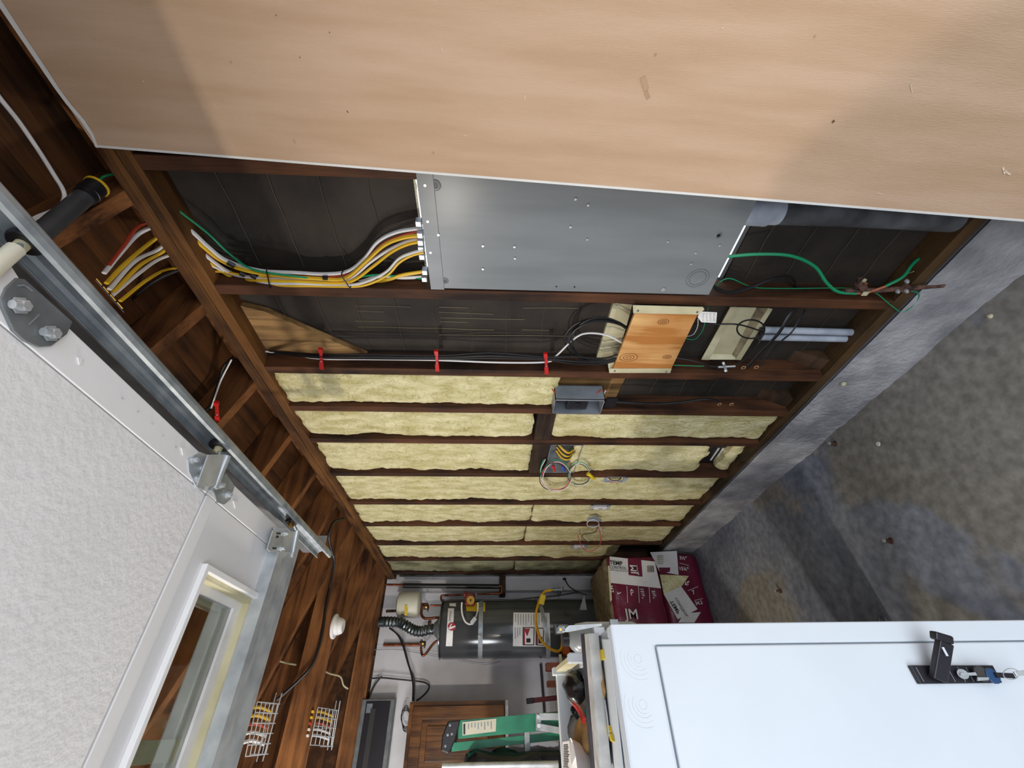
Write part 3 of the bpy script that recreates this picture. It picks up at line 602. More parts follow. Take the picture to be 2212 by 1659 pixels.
for k, (s, lab, r) in enumerate([([(1724, 655, W+.06), (1700, 690, W+.02), (1680, 722, W), (1640, 765, W), (1612, 796, W)], 'broad black strap crossing over the pale conduits', .0065), ([(1740, 668, W+.06), (1712, 715, W), (1690, 735, W), (1660, 765, W+.01), (1636, 794, W)], 'narrow black strap just below the broad one over the conduits', .0035)]):
    cable('strap', pxv(s, 'X'), r, BLACK, lab, None, 'strap', flat=.3)
DH = mat('fresh_drill_hole_wood', hx('d8a070'), .8)
for i, (u, v) in enumerate([(1606, 794), (1634, 793), (1554, 873), (1580, 873)]):
    c = P(u, v, 'X', W-.001); put('drill_hole', MB().ring(c, c-Vector((.001, 0, 0)), [(0, .009), (1, .009), (1, .005)], 12), DH, wr)
    put('drill_hole', MB().cyl(c, c-Vector((.0012, 0, 0)), .006, 12), BLACK, wr)
# ================================================================== ground rod pipe, clamps, green wires
rp_ = thing('rusty_pipe', (W-.01, .78, -1.33), 'short rusty iron pipe above the sill with a loose clamp', 'pipe')
put('pipe', MB().tube(px([(1822, 628), (1900, 627), (1962, 622), (2037, 616)], 'X', W-.01), .0085, 12), RUST, rp_, smooth=True)
c1 = thing('ground_clamp', P(1865, 622, 'X', W-.02), 'tarnished clamp gripping the copper section of the green wire', 'clamp')
put('jaw', MB().bar(P(1852, 610, 'X', W-.02), P(1868, 624, 'X', W-.02), .02, .012, (0, 0, 1)), RUST, c1, bev=.002)
put('jaw', MB().bar(P(1858, 599, 'X', W-.015), P(1852, 622, 'X', W-.015), .014, .008, (0, 0, 1)), RUST, c1, bev=.002)
put('screw', MB().cyl(P(1871, 613, 'X', W-.034), P(1871, 613, 'X', W-.02), .005, 8), COPPER, c1, smooth=True)
put('tab', MB().prism([P(1866, 631, 'X', W-.028), P(1879, 631, 'X', W-.028), P(1872, 639, 'X', W-.028), P(1860, 639, 'X', W-.028)], (.003, 0, 0)), CREAM, c1)
put('tab', MB().prism([P(1868, 602, 'X', W-.02), P(1873, 604, 'X', W-.02), P(1866, 616, 'X', W-.02), P(1857, 612, 'X', W-.02)], (.003, 0, 0)), CREAM, c1)
c2 = thing('pipe_clamp', P(1958, 625, 'X', W-.02), 'bronze pipe clamp with three domed screws on the rusty pipe', 'clamp')
put('body', MB().bar(P(1948, 630, 'X', W-.014), P(1966, 617, 'X', W-.014), .03, .02, (0, 0, 1)), RUST, c2, bev=.003)
for u, v in ((1962, 611), (1942, 633), (1961, 632)):
    c = P(u, v, 'X', W-.034); put('screw_head', MB().ring(c+Vector((.012, 0, 0)), c, [(0, .006), (.5, .0065), (1, .003)], 12), GALVB, c2, smooth=True)
cable('ground_wire', pxv([(1570, 554, W+.02), (1640, 549, W+.01), (1710, 553, W), (1760, 576, W), (1785, 610, W-.01), (1810, 630, W-.015), (1849, 634, W-.015)], 'X'), .0052, GRN, 'thick green ground wire sweeping from the foot of the panel to the clamp', cat='wire')
cable('ground_wire', pxv([(1848, 634, W-.016), (1875, 631, W-.016), (1914, 618, W-.012)], 'X'), .0038, COPPERB, 'bare copper section of the ground wire in the clamp', cat='wire')
cable('ground_wire', pxv([(1913, 618, W-.012), (1950, 598, W), (1970, 572, W+.03), (1988, 558, W+.05), (2010, 562, W+.07)], 'X'), .005, GRN, 'thick green wire bending from the copper section back behind the sill', cat='wire')
cable('ground_wire', pxv([(1545, 622, W+.05), (1560, 606, W+.04), (1580, 602, W+.04), (1610, 615, W+.05), (1640, 622, W+.05), (1720, 623, W+.05), (1800, 622, W+.03), (1850, 623, W+.02), (1890, 632, W+.0), (1925, 660, W-.006), (1948, 674, W-.01), (1968, 664, W-.012), (1985, 642, W-.012), (1981, 632, W-.014), (1965, 628, W-.02)], 'X'), .0018, GRN, 'thin green wire behind the first stud that loops to the pipe clamp', cat='wire')
cable('black_pair', pxv([(1532, 606, W+.01), (1548, 622, W+.01), (1580, 632, W+.01), (1620, 622, W+.02), (1670, 602, W+.03), (1710, 600, W+.05), (1722, 626, W+.06)], 'X'), .0045, BLACK, 'thick black cable hanging from the panel foot and looping behind the stud')
cable('black_pair', pxv([(1534, 612, W+.02), (1550, 628, W+.015), (1582, 630, W+.02), (1640, 612, W+.03), (1700, 596, W+.045), (1720, 615, W+.06)], 'X'), .003, BLACK, 'thin black cable beside the thick one at the panel foot')
TUFT = MB()
for k in range(140):
    c = P(1983+R.gauss(0, 9), 603+R.gauss(0, 8), 'X', W+.02+R.uniform(0, .03)); d = Vector((R.uniform(-1, 1), R.uniform(-1, 1), R.uniform(-1, 1))).normalized()*.007
    TUFT.add([c-d, c+d, c+Vector((R.uniform(-.006, .006),)*3)+d.orthogonal()*.6], [(0, 1, 2)])
put('insulation_scrap', TUFT, BATT, None, 'small tuft of yellow insulation above the sill by the pipe clamp', 'insulation', kind='stuff')
# ================================================================== small breaker box
bb = thing('breaker_box', (W-.02, 1.5, -.45), 'open grey breaker box with a black breaker on the third stud', 'electrical box')
ua, ub = 1187, 1307
A = P(1193, 838, 'X', W-.035); B = P(1307, 838, 'X', W-.035)
z1, z0 = zu(1190, 890), zu(1300, 890)
xf = W-.045
yA, yB = 1.42, 1.62
a_ = P(1193, 893, 'X', xf); b_ = P(1297, 893, 'X', xf); yf = a_.y; za_, zb_ = a_.z, b_.z
yn = P(1200, 832, 'X', W+.03).y
put('back', MB().box((W+.028, yn, zb_), (W+.031, yf, za_)), GREYP, bb)
put('side', MB().box((xf, yf-.003, zb_), (W+.03, yf, za_)), GREYP, bb)
put('side', MB().box((xf, yn, zb_), (W+.03, yn+.003, za_)), GREYP, bb)
put('side', MB().box((xf, yn, za_-.003), (W+.03, yf, za_)), GREYP, bb)
put('side', MB().box((xf, yn, zb_), (W+.03, yf, zb_+.003)), GREYP, bb)
put('rim', MB().box((xf, yn, zb_), (xf+.002, yn+.012, za_)), GREYP, bb)
zm = (za_+zb_)/2
put('breaker', MB().box((W-.028, yf-.085, zm-.045), (W+.025, yf-.008, zm+.045)), BLKP, bb, bev=.003)
put('breaker_handle', MB().box((W-.036, yf-.06, zm-.012), (W-.026, yf-.035, zm+.012)), BLKP, bb, bev=.002)
put('terminal', MB().box((W-.01, yf-.09, zm+.05), (W+.02, yf-.03, zm+.09)), BLKP, bb, bev=.003)
for (zc, s_) in ((zm-.085, 1), (zm+.105, 1)):
    for r in (.016, .010):
        g = MB(); c = Vector((W+.0275, yf-.05, zc)); g.add([c+Vector((-.0006, math.cos(k*2*math.pi/24)*q_, math.sin(k*2*math.pi/24)*q_)) for q_ in (r, r-.0018) for k in range(24)], [(k, (k+1) % 24, 24+(k+1) % 24, 24+k) for k in range(24)])
        put('knockout_ring', g, DARKG, bb)
put('red_wire', MB().tube(spl([(W-.0, yf-.12, zm-.1), (W-.01, yf-.1, zm-.07), (W+.0, yf-.06, zm-.05)], 6), .003, 6), RED, bb, smooth=True)
put('red_wire', MB().tube(spl([(W-.0, yf-.12, zm+.12), (W-.01, yf-.1, zm+.1), (W+.0, yf-.06, zm+.05)], 6), .003, 6), RED, bb, smooth=True)
put('white_wire', MB().tube(spl([(W+.01, yf-.10, zm-.12), (W-.005, yf-.07, zm-.10), (W+.0, yf-.04, zm-.06)], 6), .003, 6), WHT, bb, smooth=True)
cable('black_cable', pxv([(1303, 868, W), (1330, 868, W-.004), (1370, 870, W-.008), (1420, 872, W-.006), (1470, 869, W-.006), (1520, 862, W-.006), (1545, 864, W-.004), (1554, 872, W+.01)], 'X'), .0055, BLACK, 'thick black cable from the breaker box to a drilled hole in the third stud')
put('cable_staple', MB().box(P(1312, 861, 'X', W-.012), P(1327, 877, 'X', W-.003)), BLKP, None, 'flat black connector plate beside the breaker box', 'connector')
# ================================================================== junction box with coiled wires
jb = thing('junction_box', (W+.03, 2.1, -.42), 'open steel junction box stuffed with yellow wires in the batt bay', 'electrical box')
a_ = P(1190, 962, 'X', W+.004); b_ = P(1241, 1018, 'X', W+.004); z1j, z0j = a_.z, b_.z; y0j, y1j = 1.925, 2.235
put('back', MB().box((W+.055, y0j, z0j), (W+.058, y1j, z1j)), DARKG, jb)
put('side', MB().box((W+.003, y0j, z0j), (W+.056, y0j+.003, z1j)), GALV, jb)
put('side', MB().box((W+.003, y1j-.003, z0j), (W+.056, y1j, z1j)), GALV, jb)
put('side', MB().box((W+.003, y0j, z1j-.003), (W+.056, y1j, z1j)), GALV, jb)
put('side', MB().box((W+.003, y0j, z0j), (W+.056, y1j, z0j+.003)), GALV, jb)
put('divider', MB().box((W+.02, 2.08, z0j), (W+.056, 2.083, z1j)), GALV, jb)
zm = (z0j+z1j)/2
for k in range(5):
    y = 1.97+.018*k; put('yellow_wire', MB().tube(spl([(W+.04, y, zm+.04), (W+.01, y+.02+R.uniform(-.01, .01), zm+.01), (W+.0, y+.03, zm-.02), (W+.03, y+.05, zm-.05)], 6), .006, 6), YEL if k % 2 == 0 else BLACK, jb, smooth=True)
put('wire_nut', MB().cyl((W+.01, 2.16, zm+.045), (W-.01, 2.19, zm+.035), .009, 8, .006), REDP, jb, smooth=True)
put('wire_nut', MB().cyl((W+.01, 2.16, zm-.01), (W-.01, 2.19, zm-.02), .010, 8, .007), BLUEP, jb, smooth=True)
def loop(cu, cv, ru, rv, X, m, lab, r=.0024, a0=0, a1=340, tilt=0.0, grp='wire loops hanging from the junction box'):
    p = []
    for t in range(22):
        an = math.radians(a0+(a1-a0)*t/21); k = 1+.04*math.sin(3*an)
        p.append(P(cu+ru*k*math.cos(an), cv+rv*k*math.sin(an), 'X', X+tilt*math.sin(an)))
    return cable('wire_loop', p, r, m, lab, grp, 'wire')
loop(1200, 1029, 30, 30, W-.02, PINK, 'pink wire loop in the bundle under the junction box', tilt=-.01)
loop(1203, 1030, 30, 31, W-.026, WHT, 'white wire loop in the large bundle under the junction box', tilt=-.015)
loop(1202, 1027, 32, 33, W-.015, GRN, 'green wire loop around the large bundle under the junction box')
loop(1199, 1031, 33, 30, W-.03, BLACK, 'black wire loop in the large bundle under the junction box', r=.0022)
loop(1252, 1023, 24, 24, W-.01, mat('teal_wire_jacket', hx('6fb89a'), .4), 'pale green wire loop of the smaller right bundle')
loop(1250, 1025, 24, 22, W-.016, BLACK, 'black wire loop of the smaller right bundle', r=.002)
loop(1253, 1026, 22, 24, W-.02, WHT, 'white wire loop of the smaller right bundle', r=.002)
cable('wire_loop', pxv([(1178, 992, W-.01), (1168, 1015, W-.02), (1172, 1040, W-.03), (1185, 1057, W-.03), (1200, 1061, W-.03)], 'X'), .0024, WHT, 'white wire tail at the left of the large bundle', 'wire loops hanging from the junction box', 'wire')
cable('wire_loop', pxv([(1174, 993, W-.01), (1167, 1015, W-.02), (1170, 1032, W-.03)], 'X'), .0024, GRN, 'green wire tail at the left of the large bundle', 'wire loops hanging from the junction box', 'wire')
for u, v, lab in ((1273, 1026, 'yellow wire nut nearer the junction box'), (1280, 1032, 'yellow wire nut at the end of the smaller bundle')):
    put('wire_nut', MB().cyl(P(u-4, v-3, 'X', W-.02), P(u+5, v+3, 'X', W-.03), .012, 8, .006), YELP, None, lab, 'wire nut', 'yellow wire nuts on the smaller bundle', smooth=True)
# outlet boxes
GO = 'grey outlet boxes on the studs'
def obox(u0, u1, v, dv, lab, X=W-.004, recept=False, wires=False):
    a = P(u0, v, 'X', X); b = P(u1, v+dv, 'X', X); t = thing('outlet_box', (W, (a.y+b.y)/2, b.z), lab, 'outlet box', GO)
    put('shell', MB().box((X+.002, a.y, b.z), (X+.05, a.y+.002, a.z)).box((X+.002, b.y-.002, b.z), (X+.05, b.y, a.z)).box((X+.002, a.y, a.z-.002), (X+.05, b.y, a.z)).box((X+.002, a.y, b.z), (X+.05, b.y, b.z+.002)).box((X+.05, a.y, b.z), (X+.052, b.y, a.z)), PVCL, t)
    for s in (0, 1):
        zc = a.z+.006 if s else b.z-.006
        put('mounting_ear', MB().box((X, a.y+.01, zc-.009), (X+.004, b.y-.01, zc+.009)), PVCL, t, bev=.001)
    if recept:
        ym = (a.y+b.y)/2
        put('receptacle', MB().box((X-.006, ym-.018, b.z+.006), (X+.02, ym+.018, a.z-.006)), INKW, t, bev=.004)
        put('strap', MB().box((X-.001, ym-.008, b.z-.01), (X+.001, ym+.008, a.z+.01)), CREAM, t)
        put('slots', MB().box((X-.007, ym-.004, (a.z+b.z)/2-.012), (X-.0055, ym+.002, (a.z+b.z)/2+.012)), RUST, t)
    if wires:
        zm = (a.z+b.z)/2; ym = (a.y+b.y)/2
        for k, mm_ in enumerate((BLACK, WHT, RED)):
            put('wire', MB().tube(spl([(X+.03, ym-.02+k*.012, b.z+.01), (X-.004, ym-.01+k*.01, zm-.02), (X-.002, ym+k*.006, zm+.02), (X+.02, ym, a.z-.012)], 6), .003, 6), mm_, t, smooth=True)
    return t
obox(1313, 1345, 1031, 12, 'grey outlet box with loose black and red wires, below the coiled bundles', wires=True)
obox(1283, 1310, 1092, 10, 'grey outlet box with a white receptacle in the bay beyond the coiled wires', recept=True)
obox(1240, 1262, 1178, 8, 'farthest grey outlet box with a white receptacle, near the bag tops', recept=True)
sb = thing('steel_box', P(1283, 1128, 'X', W), 'dark grey metal box with a torn lid and loose wires', 'electrical box')
put('shell', MB().box(P(1270, 1125, 'X', W+.04), P(1296, 1137, 'X', W-.01)), DARKG, sb, bev=.003)
put('lid', MB().prism([P(1268, 1122, 'X', W-.02), P(1286, 1115, 'X', W-.01), P(1300, 1124, 'X', W-.02), P(1296, 1127, 'X', W-.03), P(1270, 1126, 'X', W-.03)], (.004, 0, .0)), GREYP, sb)
loop(1281, 1131, 13, 8, W-.03, WHT, 'white wire loop in front of the torn metal box', .0026, grp='wires of the torn metal box')
cable('loose_wire', pxv([(1291, 1137, W-.03), (1297, 1155, W-.04), (1295, 1178, W-.05), (1278, 1190, W-.05), (1262, 1187, W-.04), (1253, 1172, W-.03), (1248, 1155, W-.03)], 'X'), .0028, PINK, 'long red wire drooping in a U from the torn metal box', cat='wire')
cable('loose_wire', pxv([(1291, 1139, W-.03), (1284, 1150, W-.03), (1258, 1156, W-.03), (1266, 1168, W-.03), (1280, 1174, W-.02)], 'X'), .0026, BLACK, 'kinked black wire beside the drooping red one', cat='wire')
cable('loose_wire', pxv([(1294, 1136, W-.03), (1300, 1146, W-.03), (1302, 1153, W-.03)], 'X'), .0026, WHT, 'short cream wire beside the torn metal box', cat='wire')
# ================================================================== GARAGE DOOR, open overhead
D = .59
gd = thing('garage_door', (-1.4, .3, D), 'white sectional garage door rolled open overhead', 'garage door')
def holed(xa, xb, ya, yb, za, zb, hx0, hx1, hy0, hy1):
    g = MB(); o = [(xa, ya), (xb, ya), (xb, yb), (xa, yb)]; i = [(hx0, hy0), (hx1, hy0), (hx1, hy1), (hx0, hy1)]
    for z in (za, zb): g.v += [Vector((x, y, z)) for x, y in o]+[Vector((x, y, z)) for x, y in i]
    for k in range(4):
        n = (k+1) % 4
        g.f += [(k, n, 4+n, 4+k), (8+k, 12+k, 12+n, 8+n), (k, 8+k, 8+n, n), (4+k, 4+n, 12+n, 12+k)]
    return g
XR = .386; XE = .443
put('top_section', holed(-3.9, XR, .872, 1.262, D, D+.045, -.62, .262, .957, 1.219), DOORS, gd, bev=.0015)
put('section', MB().box((-3.9, .335, D), (XR, .866, D+.045)), DOORW, gd, bev=.002)
put('section', MB().box((-3.9, -.205, D), (XR, .329, D+.045)), DOORW, gd, bev=.002)
put('section', MB().box((-3.9, -.745, D), (XR, -.211, D+.045)), DOORW, gd, bev=.002)
for ya, yb in ((.872, 1.262), (.335, .866), (-.205, .329), (-.745, -.211)):
    put('end_stile', MB().box((XR+.0015, ya, D-.001), (XE, yb, D+.046)), DOORS, gd, bev=.0015)
put('top_strip', MB().box((-3.9, .872, D-.0008), (XR, .905, D)), DOORS, gd)
# window in the top section
wn = put('window_frame', holed(-.63, .272, .948, 1.228, D-.012, D, -.615, .258, .961, 1.215), DOORS, gd, bev=.002)
put('window_liner', holed(-.619, .261, .958, 1.218, D, D+.028, -.606, .249, .969, 1.206), CREAM, wn)
put('window_sash', holed(-.606, .249, .969, 1.206, D+.024, D+.050, -.58, .232, .985, 1.175), INKW, wn)
put('window_pane', MB().box((-.60, .972, D+.030), (.243, 1.203, D+.033)), GLASSY, wn)
put('muntin', MB().box((-.045, .985, D+.040), (-.010, 1.175, D+.056)), CREAM, wn)
put('outer_frame', holed(-.61, .253, .965, 1.21, D+.052, D+.075, -.56, .222, .99, 1.165), CREAM, wn)
# strut across the top section
prof = [(1.198, D), (1.198, D-.030), (1.225, D-.031), (1.250, D-.026), (1.262, D-.026), (1.290, D-.031), (1.316, D-.030), (1.316, D-.004), (1.312, D-.004), (1.312, D-.026), (1.288, D-.027), (1.262, D-.022), (1.250, D-.022), (1.226, D-.027), (1.202, D-.026), (1.202, D)]
put('strut', MB().prism([(.435, y, z) for y, z in prof], (-4.3, 0, 0)), GALVB, gd)
def zp(pts, z): return [P(u, v, 'Z', z) for u, v in pts]
def bolt(u, v, z, par, r=.007, m=GALVB):
    c = P(u, v, 'Z', z); put('bolt', MB().ring(c, c-Vector((0, 0, .010)), [(0, r*1.5), (.25, r*1.5), (.26, r), (.9, r), (1, r*.7)], 6 if r > .006 else 8), m, par)
# mid hinge
h1 = put('hinge', MB().prism(zp([(406, 992), (432, 976), (455, 985), (441, 1060), (424, 1052), (409, 1020)], D-.003), (0, 0, .003)), GALVB, gd, bev=.0006)
put('roller_bracket', MB().prism(zp([(451, 982), (490, 982), (468, 1050), (426, 1050)], D-.022), (0, 0, .003)), GALVB, h1)
put('hinge_lower_leaf', MB().prism(zp([(462, 1060), (488, 1022), (507, 1050), (497, 1080), (484, 1090), (470, 1085)], D-.003), (0, 0, .003)), GALV, h1)
put('hinge_barrel', MB().cyl(P(491, 985, 'Z', D-.022), P(463, 1055, 'Z', D-.018), .007, 12), GALVB, h1, smooth=True)
for u, v in ((418, 993), (438, 1012), (428, 1034), (475, 1048), (491, 1069)): bolt(u, v, D-.003, h1, .0055)
put('hinge_pin', MB().cyl(P(459, 1056, 'Z', D-.02), P(455, 1062, 'Z', D-.02), .0055, 10), GALV, h1, smooth=True)
def roller(u, v, z, par, su, sv, rr=.021, m=CREAM):
    c = Vector((.489, P(u, v, 'X', .489).y, .592)); s_ = P(su, sv, 'Z', z); d = Vector((1, 0, 0))
    r_ = put('roller', MB().ring(c-d*.006, c+d*.006, [(0, rr*.5), (.05, rr*.9), (.3, rr), (.7, rr), (.95, rr*.9), (1, rr*.5)], 20), BLACK, par, smooth=True)
    put('roller_hub', MB().cyl(c-d*.016, c-d*.004, .008, 12), m, par, smooth=True)
    put('roller_stem', MB().cyl(s_, c, .0045, 10), GALV, par, smooth=True)
roller(485, 962, D-.004, h1, 474, 985)
# far bracket
h2 = put('top_bracket', MB().prism(zp([(578, 1186), (590, 1146), (640, 1148), (630, 1194), (585, 1192)], D-.030), (0, 0, .003)), GALVB, gd, bev=.0006)
put('bracket_leg', MB().prism([P(578, 1186, 'Z', D-.030), P(590, 1146, 'Z', D-.030), P(588, 1140, 'Z', D), P(572, 1186, 'Z', D)], (.002, 0, 0)), GALV, h2)
put('hinge_barrel', MB().cyl(P(642, 1146, 'Z', D-.03), P(633, 1192, 'Z', D-.03), .007, 12), GALVB, h2, smooth=True)
put('hinge_pin', MB().cyl(P(633, 1192, 'Z', D-.03), P(630, 1203, 'Z', D-.03), .0045, 10), GALVB, h2, smooth=True)
for u, v in ((616, 1152), (608, 1184)): bolt(u, v, D-.030, h2, .005)
for q in ([(598, 1150), (607, 1151), (606, 1155), (597, 1154)], [(589, 1182), (598, 1183), (597, 1187), (588, 1186)], [(597, 1157), (603, 1157), (601, 1162), (596, 1162)]):
    put('slot_hole', MB().prism(zp(q, D-.0305), (0, 0, .0004)), BLACK, h2)
roller(648, 1126, D-.004, h2, 641, 1148, .019, BRASS)
# near end hinge
h3 = put('end_hinge', MB().prism(zp([(36, 600), (55, 603), (158, 695), (146, 722), (112, 748), (85, 750), (56, 738), (30, 715), (6, 662), (2, 645), (12, 622)], D-.006), (0, 0, .005)), DARKG, gd, bev=.0015)
bolt(42, 660, D-.007, h3, .0075); bolt(108, 720, D-.007, h3, .0075)
for (u0, v0), (u1, v1) in (((26, 657), (40, 659)), ((93, 716), (106, 719))):
    put('bolt_shank', MB().cyl(P(u0, v0, 'Z', D-.012), P(u1, v1, 'Z', D-.012), .0055, 10), GALVB, h3, smooth=True)
for q in ([(36, 615), (55, 614), (57, 618), (40, 619)], [(55, 614), (73, 628), (70, 630), (53, 618)], [(62, 700), (85, 678), (87, 680), (64, 702)]):
    put('stamped_mark', MB().prism(zp(q, D-.0072), (0, 0, .0008)), GREYP, h3)
put('roller_sleeve', MB().cyl(P(-30, 592, 'Z', D-.008), P(34, 538, 'Z', D-.004), .0095, 16), TANKW, h3, smooth=True)
roller(48, 522, D-.004, h3, 30, 540, .019)
put('hinge_upper_leaf', MB().prism(zp([(-10, 600), (22, 572), (40, 600), (10, 640), (-10, 650)], D-.004), (0, 0, .004)), INKW, h3)
for i, (u, v) in enumerate([(170, 780), (264, 860), (298, 889), (328, 915), (352, 941), (394, 975), (380, 966), (507, 1090)]):
    if i in (0, 5, 7):
        q = zp([(u-4, v-8), (u+6, v-7), (u+5, v+6), (u, v+8)], D-.0012); put('punched_tab', MB().prism(q, (0, 0, -.0015)), DOORS, gd)
    else: put('rivet', MB().cyl(P(u, v, 'Z', D-.001), P(u, v, 'Z', D-.0022), .0016, 8), GREYP, gd)
# ---- track
tk = thing('door_track', (.49, .4, .57), 'galvanized steel roller track running beside the open garage door', 'door track')
def runp(prof, y0, y1, m, name, par, sm=False): return put(name, MB().prism([(x, y0, z) for x, z in prof], (0, y1-y0, 0)), m, par, smooth=sm)
o_ = [(.478, .612), (.478, .6155), (.485, .618), (.495, .617), (.501, .612), (.5045, .600), (.5045, .582), (.502, .572), (.496, .5665), (.488, .565), (.480, .567), (.478, .573)]
i_ = [(.4800, .573), (.4815, .569), (.488, .567), (.495, .5685), (.5, .574), (.5022, .582), (.5022, .600), (.499, .610), (.494, .6145), (.485, .6155), (.480, .614), (.4798, .612)]
runp(o_+i_, -.75, 1.61, GALV, 'channel', tk, False)
for u, v in ((570, 1049), (593, 1075), (616, 1099), (588, 1186) if False else (545, 1022)):
    c = P(u, v, 'X', .5020); put('track_hole', MB().box(c-Vector((.0003, .008, .003)), c+Vector((.0002, .008, .003))), mat('track_hole_shade', hx('3a1a10'), .9) if 'track_hole_shade' not in bpy.data.materials else bpy.data.materials['track_hole_shade'], tk)
runp([(.500, .645), (.500, .672), (.502, .672), (.502, .647), (.522, .647), (.522, .645)], .1, 1.62, DARKG, 'perforated_angle', tk)
put('hanger_angle', MB().box((.506, 1.575, .585), (.545, 1.578, 1.10)), GALVB, tk)
put('hanger_angle', MB().box((.506, 1.578, .585), (.509, 1.60, 1.10)), GALVB, tk)
put('track_plate', MB().box((.504, 1.53, .575), (.5055, 1.60, .612)), GALVB, tk)
put('track_bolt', MB().cyl((.497, 1.585, .590), (.512, 1.585, .590), .005, 8), GALVB, tk)
# ================================================================== things up under the roof
ap = thing('black_pipe', P(150, 445, 'Z', 1.06), 'black plastic pipe with a yellow bushing up in the rafters', 'pipe')
p0 = P(70, 520, 'Z', 1.0); p1 = P(212, 400, 'Z', .992); d = p1-p0
ABS = mat('scuffed_black_pipe', hx('46484c'), .4, scale=14, col2=hx('26282b'), detail=8)
put('pipe', MB().cyl(p0, p0+d*.80, .020, 20), ABS, ap, smooth=True)
put('coupling', MB().ring(p0+d*.76, p0+d*.97, [(0, .023), (.3, .023), (.32, .025), (.5, .025), (.52, .0225), (.8, .024), (1, .024)], 20), BLACK, ap, smooth=True)
put('bushing', MB().ring(p0+d*.96, p0+d*.985, [(0, .026), (1, .026)], 20), YEL, ap, smooth=True)
cable('ceiling_cable', [P(-30, 170, 'Z', 1.03)]+zp([(0, 212), (40, 262), (80, 320), (118, 380), (138, 415), (134, 440), (112, 456), (78, 470), (50, 490)], 1.03), .0045, WHT, 'white cable crossing the rafters near the black pipe')
st = thing('wire_tray_rail', P(240, 640, 'Z', .99), 'shiny wire rail under the yellow and white cables at the near rafters', 'cable tray')
for k in range(4):
    a = P(208+15*k, 601+17*k, 'Z', .985); b = P(220+15*k, 615+17*k, 'Z', .985); put('wire', MB().cyl(a, b, .0022, 8), BRASS, st, smooth=True)
put('wire', MB().cyl(P(206, 604, 'Z', .99), P(268, 674, 'Z', .99), .0022, 8), BLKP, st, smooth=True)
cable('rafter_cable', pxv([(500, 775, W-.02), (485, 790, W-.03), (474, 820, W-.06), (462, 860, W-.12), (452, 880, W-.15), (420, 905, W-.2)], 'X'), .006, BLACK, 'black cable bundle turning from the plate up into the rafters')
cable('rafter_cable', pxv([(500, 777, W-.03), (478, 820, W-.07), (467, 850, W-.12), (456, 882, W-.16)], 'X'), .003, WHT, 'thin white cable beside the black bundle in the rafters')
clip(468, 890, 'red cable clip up on a rafter beside the door track', X=W-.17)
cable('power_cable', [P(u, v, 'Z', .968) for u, v in ((742, 1120), (722, 1128), (713, 1145), (711, 1166), (718, 1195), (722, 1215))]+[P(u, v, 'Y', 3.13) for u, v in ((714, 1260), (704, 1310), (697, 1360), (688, 1400), (672, 1440), (645, 1470), (612, 1500), (598, 1512))], .0085, BLACK, 'thick black cord sagging along the face of the nearer ceiling joist')
cable('power_cable', [P(u, v, 'Y', 3.3) for u, v in ((560, 1418), (590, 1424), (618, 1432), (640, 1436))], .005, CREAM, 'pale twisted cord left of the nearer ceiling joist')
cable('power_cable', [P(u, v, 'Y', 3.6) for u, v in ((692, 1444), (712, 1455), (735, 1462), (742, 1480), (752, 1488))], .005, CREAM, 'pale twisted cord between the two ceiling joists')
lp = P(722, 1353, 'Z', .992); lh = thing('ceiling_lampholder', lp, 'round white ceiling fitting on the underside of the nearer joist', 'smoke alarm')
put('base', MB().ring(lp+Vector((0, 0, .003)), lp-Vector((0, 0, .012)), [(0, .070), (.6, .072), (1, .066)], 32), INKW, lh, smooth=True)
put('body', MB().ring(lp-Vector((0, 0, .012)), lp-Vector((0, 0, .058)), [(0, .050), (.5, .050), (.55, .046), (.8, .045), (1, .036)], 32), INKW, lh, smooth=True)
for ti, (poly, rail, lab) in enumerate([([(556, 1516), (600, 1520), (574, 1629), (530, 1634)], [(609, 1497), (567, 1645)], 'wire mesh cable tray between the door and the nearer joist'), ([(687, 1528), (727, 1534), (715, 1612), (670, 1609)], [(735, 1514), (716, 1620)], 'wire mesh cable tray between the two ceiling joists')]):
    zt = 1.02 if ti == 0 else .985
    t = thing('cable_tray', P(*poly[0], 'Z', zt), lab, 'cable tray', 'wire mesh cable trays')
    Q = [P(u, v, 'Z', zt) for u, v in poly]
    for k in range(6):
        f = k/5; a = Q[0].lerp(Q[1], f); b = Q[3].lerp(Q[2], f); put('wire', MB().cyl(a, b, .0024, 6), GALVB, t, smooth=True)
    for k in range(6 if ti == 0 else 5):
        f = k/(5 if ti == 0 else 4); a = Q[0].lerp(Q[3], f); b = Q[1].lerp(Q[2], f); e = (b-a)*.12
        w_ = put('wire', MB().cyl(a, b+e, .0024, 6), GALVB, t, smooth=True)
        c = b+e; put('wire', MB().cyl(c, c-Vector((0, 0, -.08)), .0024, 6), GALVB, t, smooth=True)
    a, b = P(*rail[0], 'Z', zt-.002), P(*rail[1], 'Z', zt-.002)
    put('rail', MB().cyl(a, b, .003, 6), GALVB, t, smooth=True)
    a2, b2 = a+Vector((0, -.018, .02)), b+Vector((0, -.018, .02)); put('rail', MB().cyl(a2, b2, .0024, 6), GALVB, t, smooth=True)
    for k in range(5):
        mm_, nm_ = ((YEL, 'yellow'), (YEL, 'upper yellow'), (RED, 'red'), (WHT, 'white'), (WHT, 'lower white'))[k]
        f = .12+k*.16; a = Q[0].lerp(Q[3], f)+Vector((0, -.02, .02)); b = Q[1].lerp(Q[2], f+.05)+Vector((0, 0, .02)); mid = (a+b)/2+Vector((.01, 0, .01))
        cable('tray_cable', [a, mid, b], .007, mm_, f'{nm_} cable lying in the {"nearer" if ti == 0 else "farther"} wire mesh tray', 'cables in the wire mesh trays')
